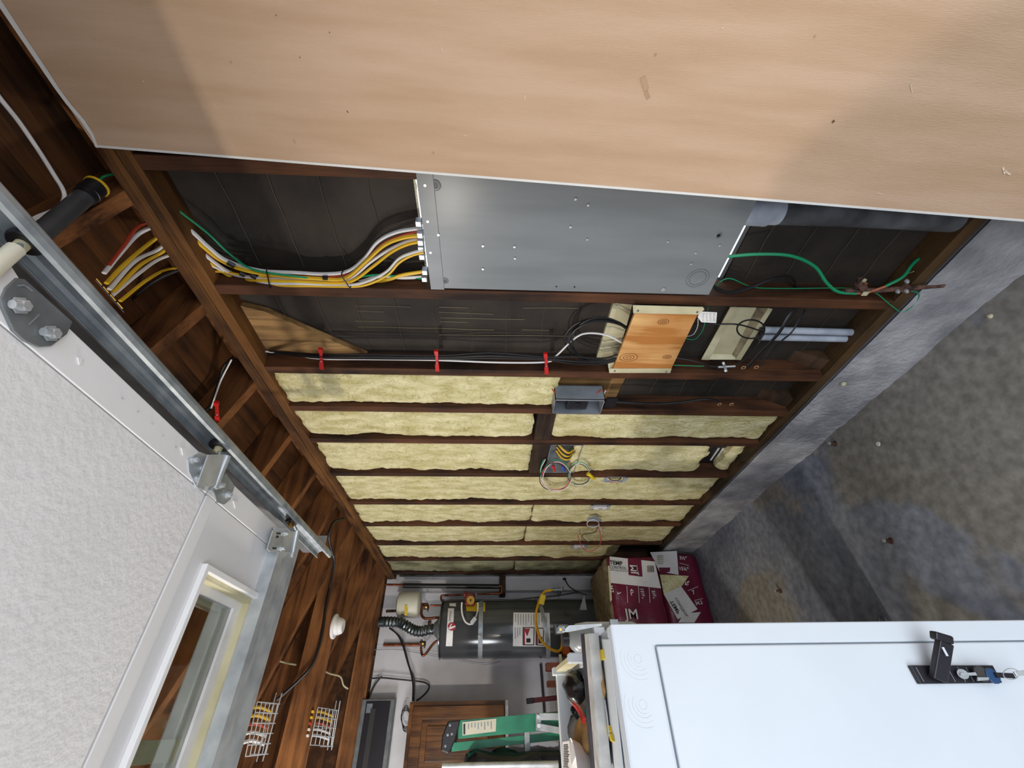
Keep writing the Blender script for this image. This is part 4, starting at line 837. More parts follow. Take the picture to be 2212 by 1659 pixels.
# ================================================================== CABINET
YC = .95
cb = thing('white_cabinet', (-.3, 1.06, -H), 'tall white steel cabinet with a black swing handle and keys', 'cabinet')
xr, zt = .155, -.2375
body = MB().box((-.78, YC+.012, -H+.02), (xr, 1.165, zt-.004)); put('body', body, CABINET, cb, bev=.006)
g = MB(); o = [(-.78, -H+.02), (xr, -H+.02), (xr, zt), (-.78, zt)]; i = [(-.745, -H+.09), (.1185, -H+.09), (.1185, -.3195), (-.745, -.3195)]
for y in (YC, YC+.02): g.v += [Vector((x, y, z)) for x, z in o]+[Vector((x, y, z)) for x, z in i]
for k in range(4):
    n = (k+1) % 4; g.f += [(k, n, 4+n, 4+k), (8+k, 12+k, 12+n, 8+n), (k, 8+k, 8+n, n), (4+k, 4+n, 12+n, 12+k)]
put('front_frame', g, CABINET, cb, bev=.004)
dr = put('door', MB().box((-.743, YC-.001, -H+.0925), (.1160, YC+.018, -.3222)), CABINET, cb, bev=.0025)
put('top_lip', MB().box((-.78, YC+.014, zt-.004), (xr-.002, YC+.030, zt+.0005)), CABINET, cb, bev=.002)
for k, x in enumerate((-.74, .12)): put('foot', MB().cyl((x, 1.08, -H), (x, 1.08, -H+.025), .02, 12), BLKP, cb)
RINGM = mat('faint_pressed_ring', hx('ccd2da'), .4)
for (u, v) in ((1378, 1423), (1389, 1522)):
    c = P(u, v, 'Y', YC-.0002)
    for r, a0, a1 in ((.007, 0, 360), (.013, 200, 330), (.019, 180, 350), (.026, 190, 330), (.033, 200, 340)):
        pts = [c+Vector((-r*math.cos(math.radians(a_-120)), 0, r*math.sin(math.radians(a_-120)))) for a_ in range(a0-100, a1-100+1, 10)]
        put('pressed_ring', MB().tube(pts, .00022, 4), RINGM, cb)
hp = put('handle_plate', MB().prism([P(1967, 1437, 'Y', YC-.010), P(2145, 1437, 'Y', YC-.010), P(2166, 1475, 'Y', YC-.010), P(1989, 1477, 'Y', YC-.010)], (0, .009, 0)), BLKP, cb, bev=.0012)
# deeper parts stay under the cabinet itself
A = P(2026, 1468, 'Y', YC-.016); B = P(2040, 1386, 'Y', YC-.046)
put('lever', MB().bar(A, B, .0275, .012, (0, 0, 1)), BLKP, hp, bev=.002)
put('lever_tip', MB().bar(B-Vector((0, 0, -.005)), P(2033, 1368, 'Y', YC-.050), .034, .015, (0, 0, 1)), BLKP, hp, bev=.003)
c = P(2040, 1405, 'Y', YC-.0475); put('lever_slot', MB().box(c-Vector((.009, .0005, .0022)), c+Vector((.009, .0005, .0022))), CABINET, hp)
for u in (1982, 2050, 2072, 2090): put('plate_line', MB().bar(P(u-4, 1441, 'Y', YC-.0105), P(u+14, 1473, 'Y', YC-.0105), .0012, .0006, (0, 0, 1)), GREYP, hp)
put('lock_cylinder', MB().cyl(P(2080, 1456, 'Y', YC-.010), P(2080, 1456, 'Y', YC-.022), .008, 16), GALV, hp, smooth=True)
# keys hang from the lock: a thing of their own
ky = thing('keys', P(2130, 1458, 'Y', YC-.03), 'bunch of keys with black and blue heads hanging from the cabinet lock', 'keys')
put('key_blade', MB().prism([P(2075, 1454, 'Y', YC-.024), P(2110, 1452, 'Y', YC-.024), P(2110, 1459, 'Y', YC-.024), P(2075, 1459, 'Y', YC-.024)], (0, .002, 0)), GALVB, ky)
c = P(2122, 1455, 'Y', YC-.024); put('key_head', MB().ring(c, c+Vector((0, .004, 0)), [(0, .013), (1, .013)], 12), CHAR, ky, bev=.001)
c = P(2146, 1460, 'Y', YC-.026); put('key_head', MB().ring(c, c+Vector((0, .004, 0)), [(0, .0125), (1, .0125)], 12), mat('navy_plastic', hx('27456c'), .35), ky, bev=.001)
put('key_blade', MB().prism([P(2112, 1463, 'Y', YC-.026), P(2136, 1463, 'Y', YC-.026), P(2136, 1469, 'Y', YC-.026), P(2112, 1471, 'Y', YC-.026)], (0, .002, 0)), GALVB, ky)
put('key_blade', MB().bar(P(2150, 1458, 'Y', YC-.028), P(2190, 1460, 'Y', YC-.028), .008, .003, (1, 0, 0)), BLKP, ky)
pts = [P(2184+17*math.cos(math.radians(a_)), 1456+12*math.sin(math.radians(a_)), 'Y', YC-.03) for a_ in range(0, 361, 20)]
put('key_ring', MB().tube(pts, .0008, 6), GALVB, ky, smooth=True)
put('bottle_opener', MB().bar(P(2192, 1456, 'Y', YC-.03), P(2225, 1452, 'Y', YC-.03), .008, .004, (1, 0, 0)), GALVB, ky, bev=.001)
hs = thing('cabinet_hasp', (xr+.01, 1.1, -.75), 'black hasp with a small ring on the side of the white cabinet', 'hasp')
put('plate', MB().box((xr+.0005, 1.00, P(1978, 1336, 'Y', 1.0).z), (xr+.006, 1.03, P(1848, 1336, 'Y', 1.0).z)), BLKP, hs, bev=.002)
c = Vector((xr+.010, 1.01, P(1901, 1330, 'Y', 1.01).z)); pts = [c+Vector((.009*math.cos(math.radians(a_)), 0, .008*math.sin(math.radians(a_)))) for a_ in range(0, 361, 20)]
put('ring', MB().tube(pts, .0022, 8), BLKP, hs, smooth=True)
# ---- rack behind / over the cabinet
rk = thing('white_rack', (-.3, 1.65, -H), 'white metal rack with raised corner posts behind the cabinet, full of gear', 'rack')
XA = .160
def rail(q, z, h, name='rail', m=CABINET): return put(name, MB().prism([P(u, v, 'Z', z) for u, v in q], (0, 0, -h)), m, rk, bev=.0015)
for (x, y) in ((XA-.012, 1.445), (XA-.012, 1.825), (-.76, 1.445), (-.76, 1.825)):
    put('post', MB().box((x-.012, y-.03, -H), (x+.012, y+.005, -.225)), CABINET, rk, bev=.003)
put('rear_rail', MB().box((-.76, 1.80, -.285), (XA, 1.835, -.238)), CABINET, rk, bev=.002)
put('side_rail', MB().box((XA-.014, 1.20, -.34), (XA, 1.82, -.30)), CABINET, rk, bev=.001)
put('side_rail', MB().box((XA-.014, 1.44, -.275), (XA, 1.83, -.236)), CREAM, rk, bev=.001)
put('front_rail', MB().box((-.76, 1.175, -.38), (XA-.014, 1.195, -.34)), CABINET, rk, bev=.002)
put('shelf', MB().box((-.76, 1.18, -.345), (XA-.014, 1.82, -.335)), CHAR, rk)
put('front_rim', MB().prism([P(1299, 1380, 'Z', -.236), P(1315, 1380, 'Z', -.236), P(1345, 1670, 'Z', -.236), P(1328, 1670, 'Z', -.236)], (0, 0, -.003)), CABINET, rk, bev=.001)
put('corner_post', MB().box(P(1282, 1354, 'Y', 1.06), P(1303, 1377, 'Y', 1.085)), CABINET, rk, bev=.002)
pl = thing('worn_plank', (0, 1.2, -.23), 'long weathered white plank with black edges lying across the cabinet top', 'plank')
q = [P(1262, 1369, 'Z', -.212), P(1271, 1368, 'Z', -.212), P(1297, 1670, 'Z', -.212), P(1286, 1670, 'Z', -.212)]
put('board', MB().prism(q, (0, 0, -.022)), BOARD, pl, bev=.001)
q2 = [P(1254, 1369, 'Z', -.2125), P(1261.5, 1368, 'Z', -.2125), P(1285.5, 1670, 'Z', -.2125), P(1276, 1670, 'Z', -.2125)]
put('black_edge', MB().prism(q2, (0, 0, -.022)), mat('chipped_black_paint', hx('3c3c4c'), .6, scale=30, col2=hx('15151d'), detail=9), pl, bev=.001)
# ---- gear on top
def blob(name, pts, r, m, label, cat, sq=.6, group=None, nz=.0, seed=0):
    """soft lumpy form: a chain of radii swept along points"""
    sp = spl(pts, 5); k = len(sp); g = MB(); n = 14
    for i, p in enumerate(sp):
        t = i/(k-1); rr = r*(max(.03, math.sin(math.pi*min(max(t, .02), .98)))**.5); tn = (sp[min(i+1, k-1)]-sp[max(i-1, 0)]).normalized()
        b = Vector((0, 0, 1)); a = tn.cross(b).normalized(); b = a.cross(tn)
        for j in range(n):
            an = j*2*math.pi/n; f = 1+nz*noise.noise(Vector((an*1.3, t*5, seed)))
            g.v.append(p+a*math.cos(an)*rr*f+b*math.sin(an)*rr*f*sq)
    g.f = [(i*n+j, i*n+(j+1) % n, (i+1)*n+(j+1) % n, (i+1)*n+j) for i in range(k-1) for j in range(n)]+[tuple(range(n)), tuple(range((k-1)*n, k*n))]
    return put(name, g, m, None, label, cat, group, smooth=True)
ZS = -.30
zq = lambda pts, z=ZS: [P(u, v, 'Z', z) for u, v in pts]
blob('black_hat', zq([(1238, 1450), (1240, 1470), (1242, 1495), (1244, 1525)], -.29), .075, CLOTHK, 'ribbed black cap lying at the back of the rack', 'cap', .5, nz=.25)
blob('headlamp', zq([(1222, 1555), (1230, 1545), (1238, 1532)], -.285), .035, BLKP, 'shiny black lamp body beside the red pliers', 'lamp', .8)
pr = thing('pliers', zq([(1250, 1535)])[0], 'red-handled pliers on the dark gear', 'pliers')
put('handle', MB().tube(spl(zq([(1239, 1519), (1248, 1526), (1256, 1538), (1262, 1554)], -.25), 6), .0055, 8), REDP, pr, smooth=True)
put('handle', MB().tube(spl(zq([(1240, 1522), (1247, 1531), (1255, 1544), (1261, 1560)], -.255), 6), .0045, 8), REDP, pr, smooth=True)
put('jaw', MB().tube(zq([(1240, 1520), (1232, 1512)], -.25), .006, 6), GALV, pr)
blob('black_bag', zq([(1236, 1560), (1233, 1590), (1230, 1630), (1232, 1680)], -.30), .05, BLACK, 'crumpled black bag beside the printed label', 'bag', .7, nz=.4, seed=3)
blob('charcoal_glove', zq([(1246, 1548), (1241, 1580), (1242, 1620), (1246, 1680)], -.285), .034, CHAR, 'charcoal cloth glove between the black bag and tan glove', 'glove', .8, nz=.3, seed=4)
blob('tan_glove', zq([(1254, 1552), (1255, 1580), (1254, 1610), (1254, 1680)], -.275), .030, TAN, 'tan leather work glove beside the plank', 'glove', .7, nz=.35, seed=5)
blob('tan_glove', zq([(1264, 1560), (1267, 1580), (1268, 1605), (1266, 1628)], -.275), .020, TAN, 'second tan glove pressed against the plank edge', 'glove', .7, nz=.3, seed=6)
bw = P(1282, 1680, 'Z', -.29); put('white_bowl', MB().ring(bw, bw+Vector((0, 0, .055)), [(0, .03), (.1, .05), (.6, .075), (1, .085), (.95, .078), (.5, .066), (.15, .04)], 28), INKW, None, 'white bowl partly under the plank', 'bowl', smooth=True)
lb = thing('printed_label', zq([(1223, 1620)])[0], 'white printed label hanging over the rear rail', 'label')
q = zq([(1215, 1603), (1229, 1600), (1230, 1625), (1236, 1670), (1217, 1670)], -.232); put('paper', MB().prism(q, (0, 0, -.001)), INKW, lb)
g = MB()
for k in range(16): g.bar(P(1217, 1610+k*3.6, 'Z', -.2315), P(1226+R.uniform(0, 4), 1609+k*3.6, 'Z', -.2315), .0016, .0004, (0, 1, 0))
put('print', g, INK, lb)
for i, (q, lab) in enumerate([([(1291, 1405), (1299, 1402), (1303, 1425), (1295, 1428)], 'yellow plastic tab near the front corner of the cabinet top'), ([(1305, 1569), (1314, 1566), (1318, 1582), (1308, 1586)], 'yellow tool end lying in the gap beside the front rim'), ([(1310, 1584), (1318, 1583), (1324, 1603), (1318, 1602)], 'bright yellow tapered piece beside the front rim')]):
    put('yellow_tab', MB().prism([P(u, v, 'Z', -.232) for u, v in q], (0, 0, -.006)), YELP, None, lab, 'tool', 'yellow bits on the cabinet top', bev=.002)
cable('thin_rod', zq([(1306, 1512), (1311, 1545), (1316, 1590)], -.232), .0018, GALVB, 'thin metal rod in the gap beside the front rim', cat='rod')
blob('work_rag', zq([(1295, 1430), (1299, 1460), (1303, 1490), (1305, 1515)], -.2335), .010, TAN, 'brown rag stuffed between the plank and the front rim', 'rag', .5, nz=.4, seed=9)
blob('dark_pouch', zq([(1303, 1500), (1307, 1550), (1313, 1600), (1320, 1670)], -.236), .014, BLACK, 'dark pouch lying between the plank and the front rim', 'pouch', .3, nz=.3, seed=10)
# bracket arm, jug
ba = thing('support_bracket', P(1240, 1358, 'Y', 1.6), 'flat silver metal arm with a square end clamp above the rack corner', 'bracket')
put('arm', MB().prism([P(1300, 1347, 'Y', 1.5), P(1300, 1352, 'Y', 1.5), P(1228, 1365, 'Y', 1.5), P(1214, 1365, 'Y', 1.5), P(1229, 1351, 'Y', 1.5)], (0, .004, 0)), GALVB, ba)
put('clamp', MB().box(P(1205, 1352, 'Y', 1.5), P(1219, 1368, 'Y', 1.53)), GALV, ba, bev=.002)
put('arm_mount', MB().box((XA-.01, 1.49, -.40), (.255, 1.505, -.375)), GALV, ba)
put('bolt', MB().cyl(P(1211, 1360, 'Y', 1.495), P(1211, 1360, 'Y', 1.5), .004, 8), BRASS, ba)
jg = thing('plastic_jug', P(1250, 1380, 'Y', 1.95), 'translucent plastic jug standing behind the rack corner', 'jug')
j0 = P(1243, 1375, 'Y', 2.05)
j0 = Vector((.280, 2.05, -.62))
put('jug_body', MB().ring(j0, j0+Vector((0, 0, .30)), [(0, .055), (.05, .062), (.7, .062), (.85, .056), (.93, .038), (.96, .025), (1, .025)], 24), CLEAR, jg, smooth=True)
put('jug_cap', MB().cyl(j0+Vector((0, 0, .29)), j0+Vector((0, 0, .315)), .028, 20), BLKP, jg, smooth=True)
put('jug_label', MB().box(j0+Vector((-.04, -.066, .14)), j0+Vector((-.032, -.060, .22))), INKW, jg)
put('jug_stand', MB().box((.05, 1.97, -H), (.295, 2.20, -.62)), CHAR, None, 'dark box standing under the plastic jug behind the rack', 'box', bev=.005)
# ================================================================== INSULATION BAGS
def bagmesh(x0, x1, y0, y1, z0, z1, rnd=.03, amp=.008, seed=0):
    g = MB(); n = 22; idx = {}
    def vert(i, j, k):
        key = (i, j, k)
        if key in idx: return idx[key]
        p = [i/n, j/n, k/n]; lo = (x0, y0, z0); hi = (x1, y1, z1); q = [lo[a]+(hi[a]-lo[a])*p[a] for a in range(3)]
        c = [min(max(q[a], lo[a]+rnd), hi[a]-rnd) for a in range(3)]; d = Vector(q)-Vector(c)
        if d.length > 1e-6: d = d.normalized()*rnd if sum(1 for a in range(3) if abs(q[a]-c[a]) > 1e-6) > 1 else d
        v = Vector(c)+d; v += Vector((noise.noise(v*9+Vector((seed, 0, 0))), noise.noise(v*9+Vector((0, seed, 5))), noise.noise(v*9+Vector((3, 0, seed)))))*amp
        g.v.append(v); idx[key] = len(g.v)-1; return idx[key]
    for a in range(n):
        for b in range(n):
            for s in (0, n):
                g.f += [(vert(a, b, s), vert(a+1, b, s), vert(a+1, b+1, s), vert(a, b+1, s)), (vert(a, s, b), vert(a+1, s, b), vert(a+1, s, b+1), vert(a, s, b+1)), (vert(s, a, b), vert(s, a+1, b), vert(s, a+1, b+1), vert(s, a, b+1))]
    return g
def patch(name, q, Y, m, par, n=8, off=.0):
    Q = [P(u, v, 'Y', Y) for u, v in q]; g = MB()
    for i in range(n+1):
        for j in range(n+1):
            a = Q[0].lerp(Q[1], j/n); b = Q[3].lerp(Q[2], j/n); p = a.lerp(b, i/n); g.v.append(p+Vector((0, off+.002*noise.noise(p*14), 0)))
    g.f = [(i*(n+1)+j, i*(n+1)+j+1, (i+1)*(n+1)+j+1, (i+1)*(n+1)+j) for i in range(n) for j in range(n)]
    return put(name, g, m, par, smooth=True)
YB = 3.42
b1 = thing('insulation_bag', (.75, 3.8, -1.29), 'open maroon insulation bag with its white label facing out, stacked on top', 'insulation bag', 'maroon insulation bags stacked by the far wall')
put('wrapper', bagmesh(.42, 1.025, YB, 4.02, -1.285, -.905, .035, .007, 2), BAGM, b1, smooth=True)
put('wool', bagmesh(.43, 1.020, YB+.035, 4.05, -.98, -.888, .03, .008, 5), WOOL, b1, smooth=True)
yf = YB-.008
lab1 = patch('label', [(1317, 1202), (1414, 1213), (1428, 1271), (1318, 1259)], yf, BAGW, b1)
patch('label_band', [(1356, 1206), (1385, 1209), (1388, 1246), (1358, 1242)], yf-.004, BAGM, b1, 4)
def ptext(name, s, u, v, Y, px_h, right, up, m, par, bold=0.0, align='LEFT', xs=1.0, dist=None):
    o = P(u, v, 'Y', Y); sz = px_h*o.dot(_f)/F/.72
    return text(name, s, o, right, up, sz, m, par, bold=bold, align=align, xs=xs)
DN = Vector((0, 0, -1)); RT = Vector((1, 0, 0)); 
tl = Vector((-.10, 0, -1))
ptext('lettering', 'TEMP', 1317, 1219, yf-.006, 8.5, (-.09, 0, -1), RT, INK, lab1, .006)
ptext('lettering', 'CONTROL', 1317, 1227.5, yf-.006, 6, (-.09, 0, -1), RT, INK, lab1, 0, xs=.92)
ptext('lettering', 'FIBER GLASS INSULATION', 1318, 1232, yf-.006, 2.2, (-.09, 0, -1), RT, INK, lab1, 0, xs=1.1)
ptext('logo', 'JM', 1376, 1240, yf-.009, 13, RT, Vector((.09, 0, 1)), INKW, b1, .006, xs=1.0)
ptext('logo_line', 'Johns Manville', 1380, 1241, yf-.009, 2.5, RT, Vector((0, 0, 1)), INKW, b1, 0)
g = MB(); 
for k in range(6): g.bar(P(1398+k*2.6, 1222, 'Y', yf-.006), P(1399+k*2.6, 1236, 'Y', yf-.006), .004+.002*(k % 2), .0008, (0, 0, 1))
put('barcode', g, CREAMD, lab1)
for u in (1354, 1379, 1402): put('divider_line', MB().bar(P(u, 1266, 'Y', yf-.006), P(u+2, 1302, 'Y', yf-.006), .003, .001, (0, 0, 1)), INKW, b1)
for s, u, v, h in (('7', 1341, 1278, 8), ('47"', 1367, 1272, 7), ('15¼"', 1389, 1270, 7), ('3½"', 1414, 1275, 7), ('34.2', 1323, 1264, 6)):
    ptext('lettering', s, u, v, yf-.006, h, (-1, 0, -.05), DN*-1 if False else Vector((0, 0, -1))*-1, INKW, b1, .006)
ptext('logo', 'JM', 1352, 1336, yf-.006, 20, (-.05, 0, -1), RT, INKW, b1, .004)
patch('torn_edge', [(1313, 1222), (1317, 1222), (1322, 1296), (1318, 1300)], yf-.003, CREAM, b1, 6)
film = MB().prism([P(1262, 1283, 'Y', 4.0), P(1270, 1330, 'Y', 4.0), P(1246, 1338, 'Y', 4.0)], (0, .01, 0)); put('loose_film', film, CLEAR, b1)
Y2 = 3.57
b2 = thing('insulation_bag', (.8, 3.8, -H), 'torn maroon insulation bag on the floor with yellow wool showing through', 'insulation bag', 'maroon insulation bags stacked by the far wall')
wrap = bagmesh(.50, 1.10, Y2, 4.15, -H+.002, -1.33, .06, .010, 8)
for v in wrap.v:
    f = max(0, (v.z+H)/.4); v.x += .06*(f-.5)*(1 if v.x > .8 else .3)*0+.0; 
put('wrapper', wrap, BAGM, b2, smooth=True)
yg = Y2-.010
lab2 = patch('label', [(1404, 1193), (1462, 1190), (1466, 1242), (1424, 1234)], yg, BAGW, b2)
patch('wool_window', [(1425, 1241), (1488, 1244), (1474, 1265), (1434, 1284)], yg-.003, WOOL if False else BATT, b2)
patch('label_band', [(1423, 1226), (1448, 1226), (1447, 1235), (1426, 1240)], yg-.004, BAGM, b2, 3)
lab3 = patch('label_lower', [(1434, 1284), (1471, 1266), (1507, 1316), (1464, 1338)], yg-.003, BAGW, b2)
patch('label_corner', [(1478, 1325), (1514, 1322), (1500, 1345), (1465, 1345)], yg-.001, BAGW, b2, 4)
ptext('lettering', 'TEMP', 1453, 1296, yg-.008, 8, (-1, 0, -.42), (-.42, 0, 1), INK, lab3, .006)
ptext('lettering', 'CONTROL', 1462, 1290, yg-.008, 6, (-1, 0, -.42), (-.42, 0, 1), INK, lab3, 0)
g = MB()
for k in range(5): g.bar(P(1420, 1201+k*4, 'Y', yg-.005), P(1433, 1201+k*4, 'Y', yg-.005), .006, .0008, (1, 0, 0))
put('barcode', g, CREAMD, lab2)
for s, u, v, h, rt, up_ in (('3½"', 1468, 1208, 7, (-.1, 0, -1), (1, 0, -.1)), ('15¼"', 1467, 1231, 7, (-.1, 0, -1), (1, 0, -.1)), ('47"', 1481, 1266, 7, (.3, 0, -1), (1, 0, .3)), ('7', 1497, 1284, 8, (.2, 0, -1), (1, 0, .2)), ('34.2', 1503, 1307, 7, (.15, 0, -1), (1, 0, .15))):
    ptext('lettering', s, u, v, yg-.006, h, rt, up_, INKW, b2, .006)
for q in ([(1468, 1216), (1488, 1222)], [(1486, 1276), (1508, 1267)], [(1500, 1297), (1518, 1293)]):
    put('divider_line', MB().bar(P(*q[0], 'Y', yg-.006), P(*q[1], 'Y', yg-.006), .003, .001, (1, 0, 0)), INKW, b2)
# ================================================================== WATER HEATER
TC = Vector((.660, 4.20, 0)); TR = .222
wh = thing('water_heater', (TC.x, TC.y, -1.25), 'tall dark grey water heater with two steel straps and white labels', 'water heater')
put('tank', MB().ring(TC+Vector((0, 0, -1.25)), TC+Vector((0, 0, .405)), [(0, TR-.01), (.01, TR), (.985, TR), (.995, TR-.01), (1, TR-.03)], 56), TANK, wh, smooth=True)
put('top_cap', MB().ring(TC+Vector((0, 0, .400)), TC+Vector((0, 0, .412)), [(0, TR+.004), (.6, TR+.004), (1, TR-.012)], 56), TANK, wh, smooth=True)
def oncyl(u, v, r):
    d = ray(u, v); o = Vector((-TC.x, -TC.y)); a = d.x**2+d.y**2; b = 2*(o.x*d.x+o.y*d.y); c = o.x**2+o.y**2-r*r; q = b*b-4*a*c
    t = (-b-math.sqrt(max(q, 0)))/(2*a); return d*t
def cpatch(name, q, m, par, r=.0015, n=10):
    g = MB()
    for i in range(n+1):
        for j in range(n+1):
            s, t = j/n, i/n; u = (q[0][0]*(1-s)+q[1][0]*s)*(1-t)+(q[3][0]*(1-s)+q[2][0]*s)*t; v = (q[0][1]*(1-s)+q[1][1]*s)*(1-t)+(q[3][1]*(1-s)+q[2][1]*s)*t
            g.v.append(oncyl(u, v, TR+r))
    g.f = [(i*(n+1)+j, i*(n+1)+j+1, (i+1)*(n+1)+j+1, (i+1)*(n+1)+j) for i in range(n) for j in range(n)]
    return put(name, g, m, par, smooth=True)
cpatch('label_strip', [(968, 1314), (981, 1314), (977, 1396), (963, 1396)], INKW, wh)
ls = cpatch('label_sheet', [(1109, 1323), (1187, 1324), (1189, 1397), (1108, 1396)], INKW, wh)
cpatch('yellow_label', [(1005, 1303), (1048, 1301), (1048, 1321), (1008, 1320)], INKY, wh)
cpatch('small_label', [(971, 1303), (985, 1303), (985, 1310), (971, 1309)], INKW, wh)
cpatch('warning_box', [(1129, 1355), (1155, 1355), (1154, 1394), (1129, 1394)], INK, ls, .002)
cpatch('warning_panel', [(1131, 1357), (1153, 1357), (1152, 1392), (1131, 1392)], INKW, ls, .0026)
cpatch('warning_stripe', [(1131, 1357), (1134, 1357), (1134, 1392), (1131, 1392)], INKR, ls, .003)
cpatch('warning_flame', [(1132, 1358), (1145, 1358), (1140, 1372), (1138, 1374)], INKR, ls, .003)
cpatch('warning_disc', [(1137, 1379), (1146, 1379), (1146, 1388), (1137, 1388)], INK, ls, .003)
cpatch('warning_box', [(1157, 1356), (1175, 1356), (1175, 1395), (1157, 1394)], INK, ls, .002)
cpatch('warning_panel', [(1159, 1358), (1173, 1358), (1173, 1393), (1159, 1392)], INKW, ls, .0026)
cpatch('warning_stripe', [(1159, 1358), (1162, 1358), (1162, 1392), (1159, 1392)], INKR, ls, .003)
cpatch('warning_mark', [(1163, 1376), (1172, 1376), (1172, 1390), (1163, 1390)], INK, ls, .003)
for k in range(13):
    u = 1113+k*5.6; a0 = 1326; a1 = 1350 if k % 5 else 1344
    cpatch('print_line', [(u, a0), (u+1.5, a0), (u+1.5, a1), (u, a1)], GREYP, ls, .002, 4)
for k in range(3): cpatch('print_line', [(1112+k*5, 1355), (1114+k*5, 1355), (1114+k*5, 1380-k*4), (1112+k*5, 1380-k*4)], GREYP, ls, .002, 4)
for k in range(2): cpatch('print_line', [(972+k*2, 1320), (973.2+k*2, 1320), (971+k*2, 1342), (969.6+k*2, 1342)], GREYP, wh, .002, 4)
g = MB(); g.v = [oncyl(976+(9*math.cos(a_*math.pi/12) if a_ >= 0 else 0), 1353.5+(9*math.sin(a_*math.pi/12) if a_ >= 0 else 0), TR+.004) for a_ in range(-1, 24)]
g.f = [(0, 1+k, 1+(k+1) % 24) for k in range(24)]; put('round_badge', g, INKR, wh)
cpatch('badge_mark', [(974, 1348), (977, 1347), (972, 1357), (969, 1358)], INKW, wh, .006, 3); cpatch('badge_mark', [(968, 1356), (983, 1351), (984, 1354), (972, 1360)], INKW, wh, .006, 3)
for u in (1038, 1177):
    z = oncyl(u, 1360, TR).z; sl = .0 if u < 1100 else .035; g = MB(); n = 40
    for k in range(n):
        an = k*2*math.pi/n; c = math.cos(an); s = math.sin(an)
        for dz in (-.018, .018): g.v.append(TC+Vector((c*(TR+.003), s*(TR+.003), z+dz+sl*c)))
    g.f = [(2*k, 2*k+1, (2*k+3) % (2*n), (2*k+2) % (2*n)) for k in range(n)]; put('strap', g, GALV, wh, smooth=True)
put('strap_buckle', MB().box(oncyl(1036, 1366, TR+.006)-Vector((.02, .004, .014)), oncyl(1036, 1380, TR+.006)+Vector((.005, .002, .014))), GALVB, wh, bev=.002)
v0 = oncyl(1212, 1360, TR+.0); put('gas_valve', MB().box(v0-Vector((.04, .05, .055)), v0+Vector((.03, .01, .055))), GALV, wh, bev=.005)
for u, v in ((1205, 1353), (1222, 1368)): put('valve_knob', MB().cyl(oncyl(u, v, TR+.05), oncyl(u, v, TR+.065), .012, 12), BLKP, wh, smooth=True)
dv = oncyl(1226, 1324, TR); put('thermometer_port', MB().cyl(dv, dv-Vector((0, .02, 0)), .02, 16), BLKP, wh, smooth=True)
pf = put('heater_stand', MB().box((.36, 3.93, -H), (1.0, FAR-.12, -1.252)), BOARD, None, 'pale plinth under the water heater', 'stand', bev=.005)
YH = 4.16
yp = lambda pts, y=YH: [P(u, v, 'Y', y) for u, v in pts]
t4 = lambda pts, y=YH: [P(830+a/4.916, 1225+b/4.916, 'Y', y) for a, b in pts]
sp = spl(t4([(620, 655), (560, 655), (480, 662), (390, 682), (310, 668), (240, 628), (170, 590), (90, 582), (0, 580), (-60, 582)], 4.2), 10); g = MB(); n = 20; vs = []
for i, p in enumerate(sp):
    r = .040+.0028*(1 if i % 4 < 2 else -1); tn = (sp[min(i+1, len(sp)-1)]-sp[max(i-1, 0)]).normalized(); a = tn.cross(Vector((0, 1, 0))).normalized(); b = tn.cross(a)
    g.v += [p+(a*math.cos(j*2*math.pi/n)+b*math.sin(j*2*math.pi/n))*r for j in range(n)]
g.f = [(i*n+j, i*n+(j+1) % n, (i+1)*n+(j+1) % n, (i+1)*n+j) for i in range(len(sp)-1) for j in range(n)]
put('vent_duct', g, DUCT, None, 'corrugated metal vent duct rising from the water heater to the roof', 'duct', smooth=True)
hd = t4([(628, 655)], 4.2)[0]; put('draft_hood', MB().ring((hd.x, 4.2, .41), (hd.x, 4.2, .47), [(0, .085), (.3, .085), (1, .045)], 20), DARKG, wh, smooth=True)
et = thing('expansion_tank', t4([(390, 400)], 4.28)[0], 'small cream expansion tank with a yellow label above the water heater', 'tank')
e0 = t4([(395, 395)], 4.28)[0]; e1 = t4([(135, 400)], 4.28)[0]
put('shell', MB().ring(e0, e1, [(0, .03), (.03, .075), (.1, .100), (.2, .107), (.8, .107), (.92, .098), (.98, .07), (1, .02)], 32), TANKW, et, smooth=True)
q = t4([(215, 405), (242, 405), (242, 512), (215, 512)], 4.170); put('yellow_label', MB().prism(q, (0, .003, 0)), INKY, et)
q = t4([(150, 470), (205, 480)], 4.170)
ptext('label_print', 'Oil' if False else 'O!', 830+212/4.916, 1225+500/4.916, 4.168, 7, RT*-1, Vector((0, 0, 1)), INK, et, .01)
put('stub_pipe', MB().cyl(e0, e0-Vector((0, 0, .06)), .012, 10), COPPER, et, smooth=True)
put('wall_bracket', MB().cyl(t4([(130, 465)], 4.3)[0], t4([(20, 468)], 4.3)[0], .012, 10), RUST, et, smooth=True)
def pipe(pts, r, m, lab, y=4.25, cat='pipe', grp='copper pipes around the water heater', seg=4): return put('copper_pipe' if m is COPPER else 'pipe', MB().tube(spl(t4(pts, y), seg), r, 10), m, None, lab, cat, grp, smooth=True)
pipe([(15, 187), (60, 187), (130, 188), (205, 190)], .010, COPPER, 'short copper pipe above the black pipe sleeve')
put('pipe_sleeve', MB().cyl(*t4([(200, 196), (1222, 207)], 4.25), .020, 16), BLACK, None, 'long black foam sleeve on the pipe beside the corner', 'pipe sleeve', smooth=True)
pipe([(1222, 200), (1240, 200), (1247, 215), (1247, 265), (1235, 279), (1180, 281), (1080, 284), (985, 287)], .009, COPPER, 'copper pipe turning from the black sleeve back up to the pump')
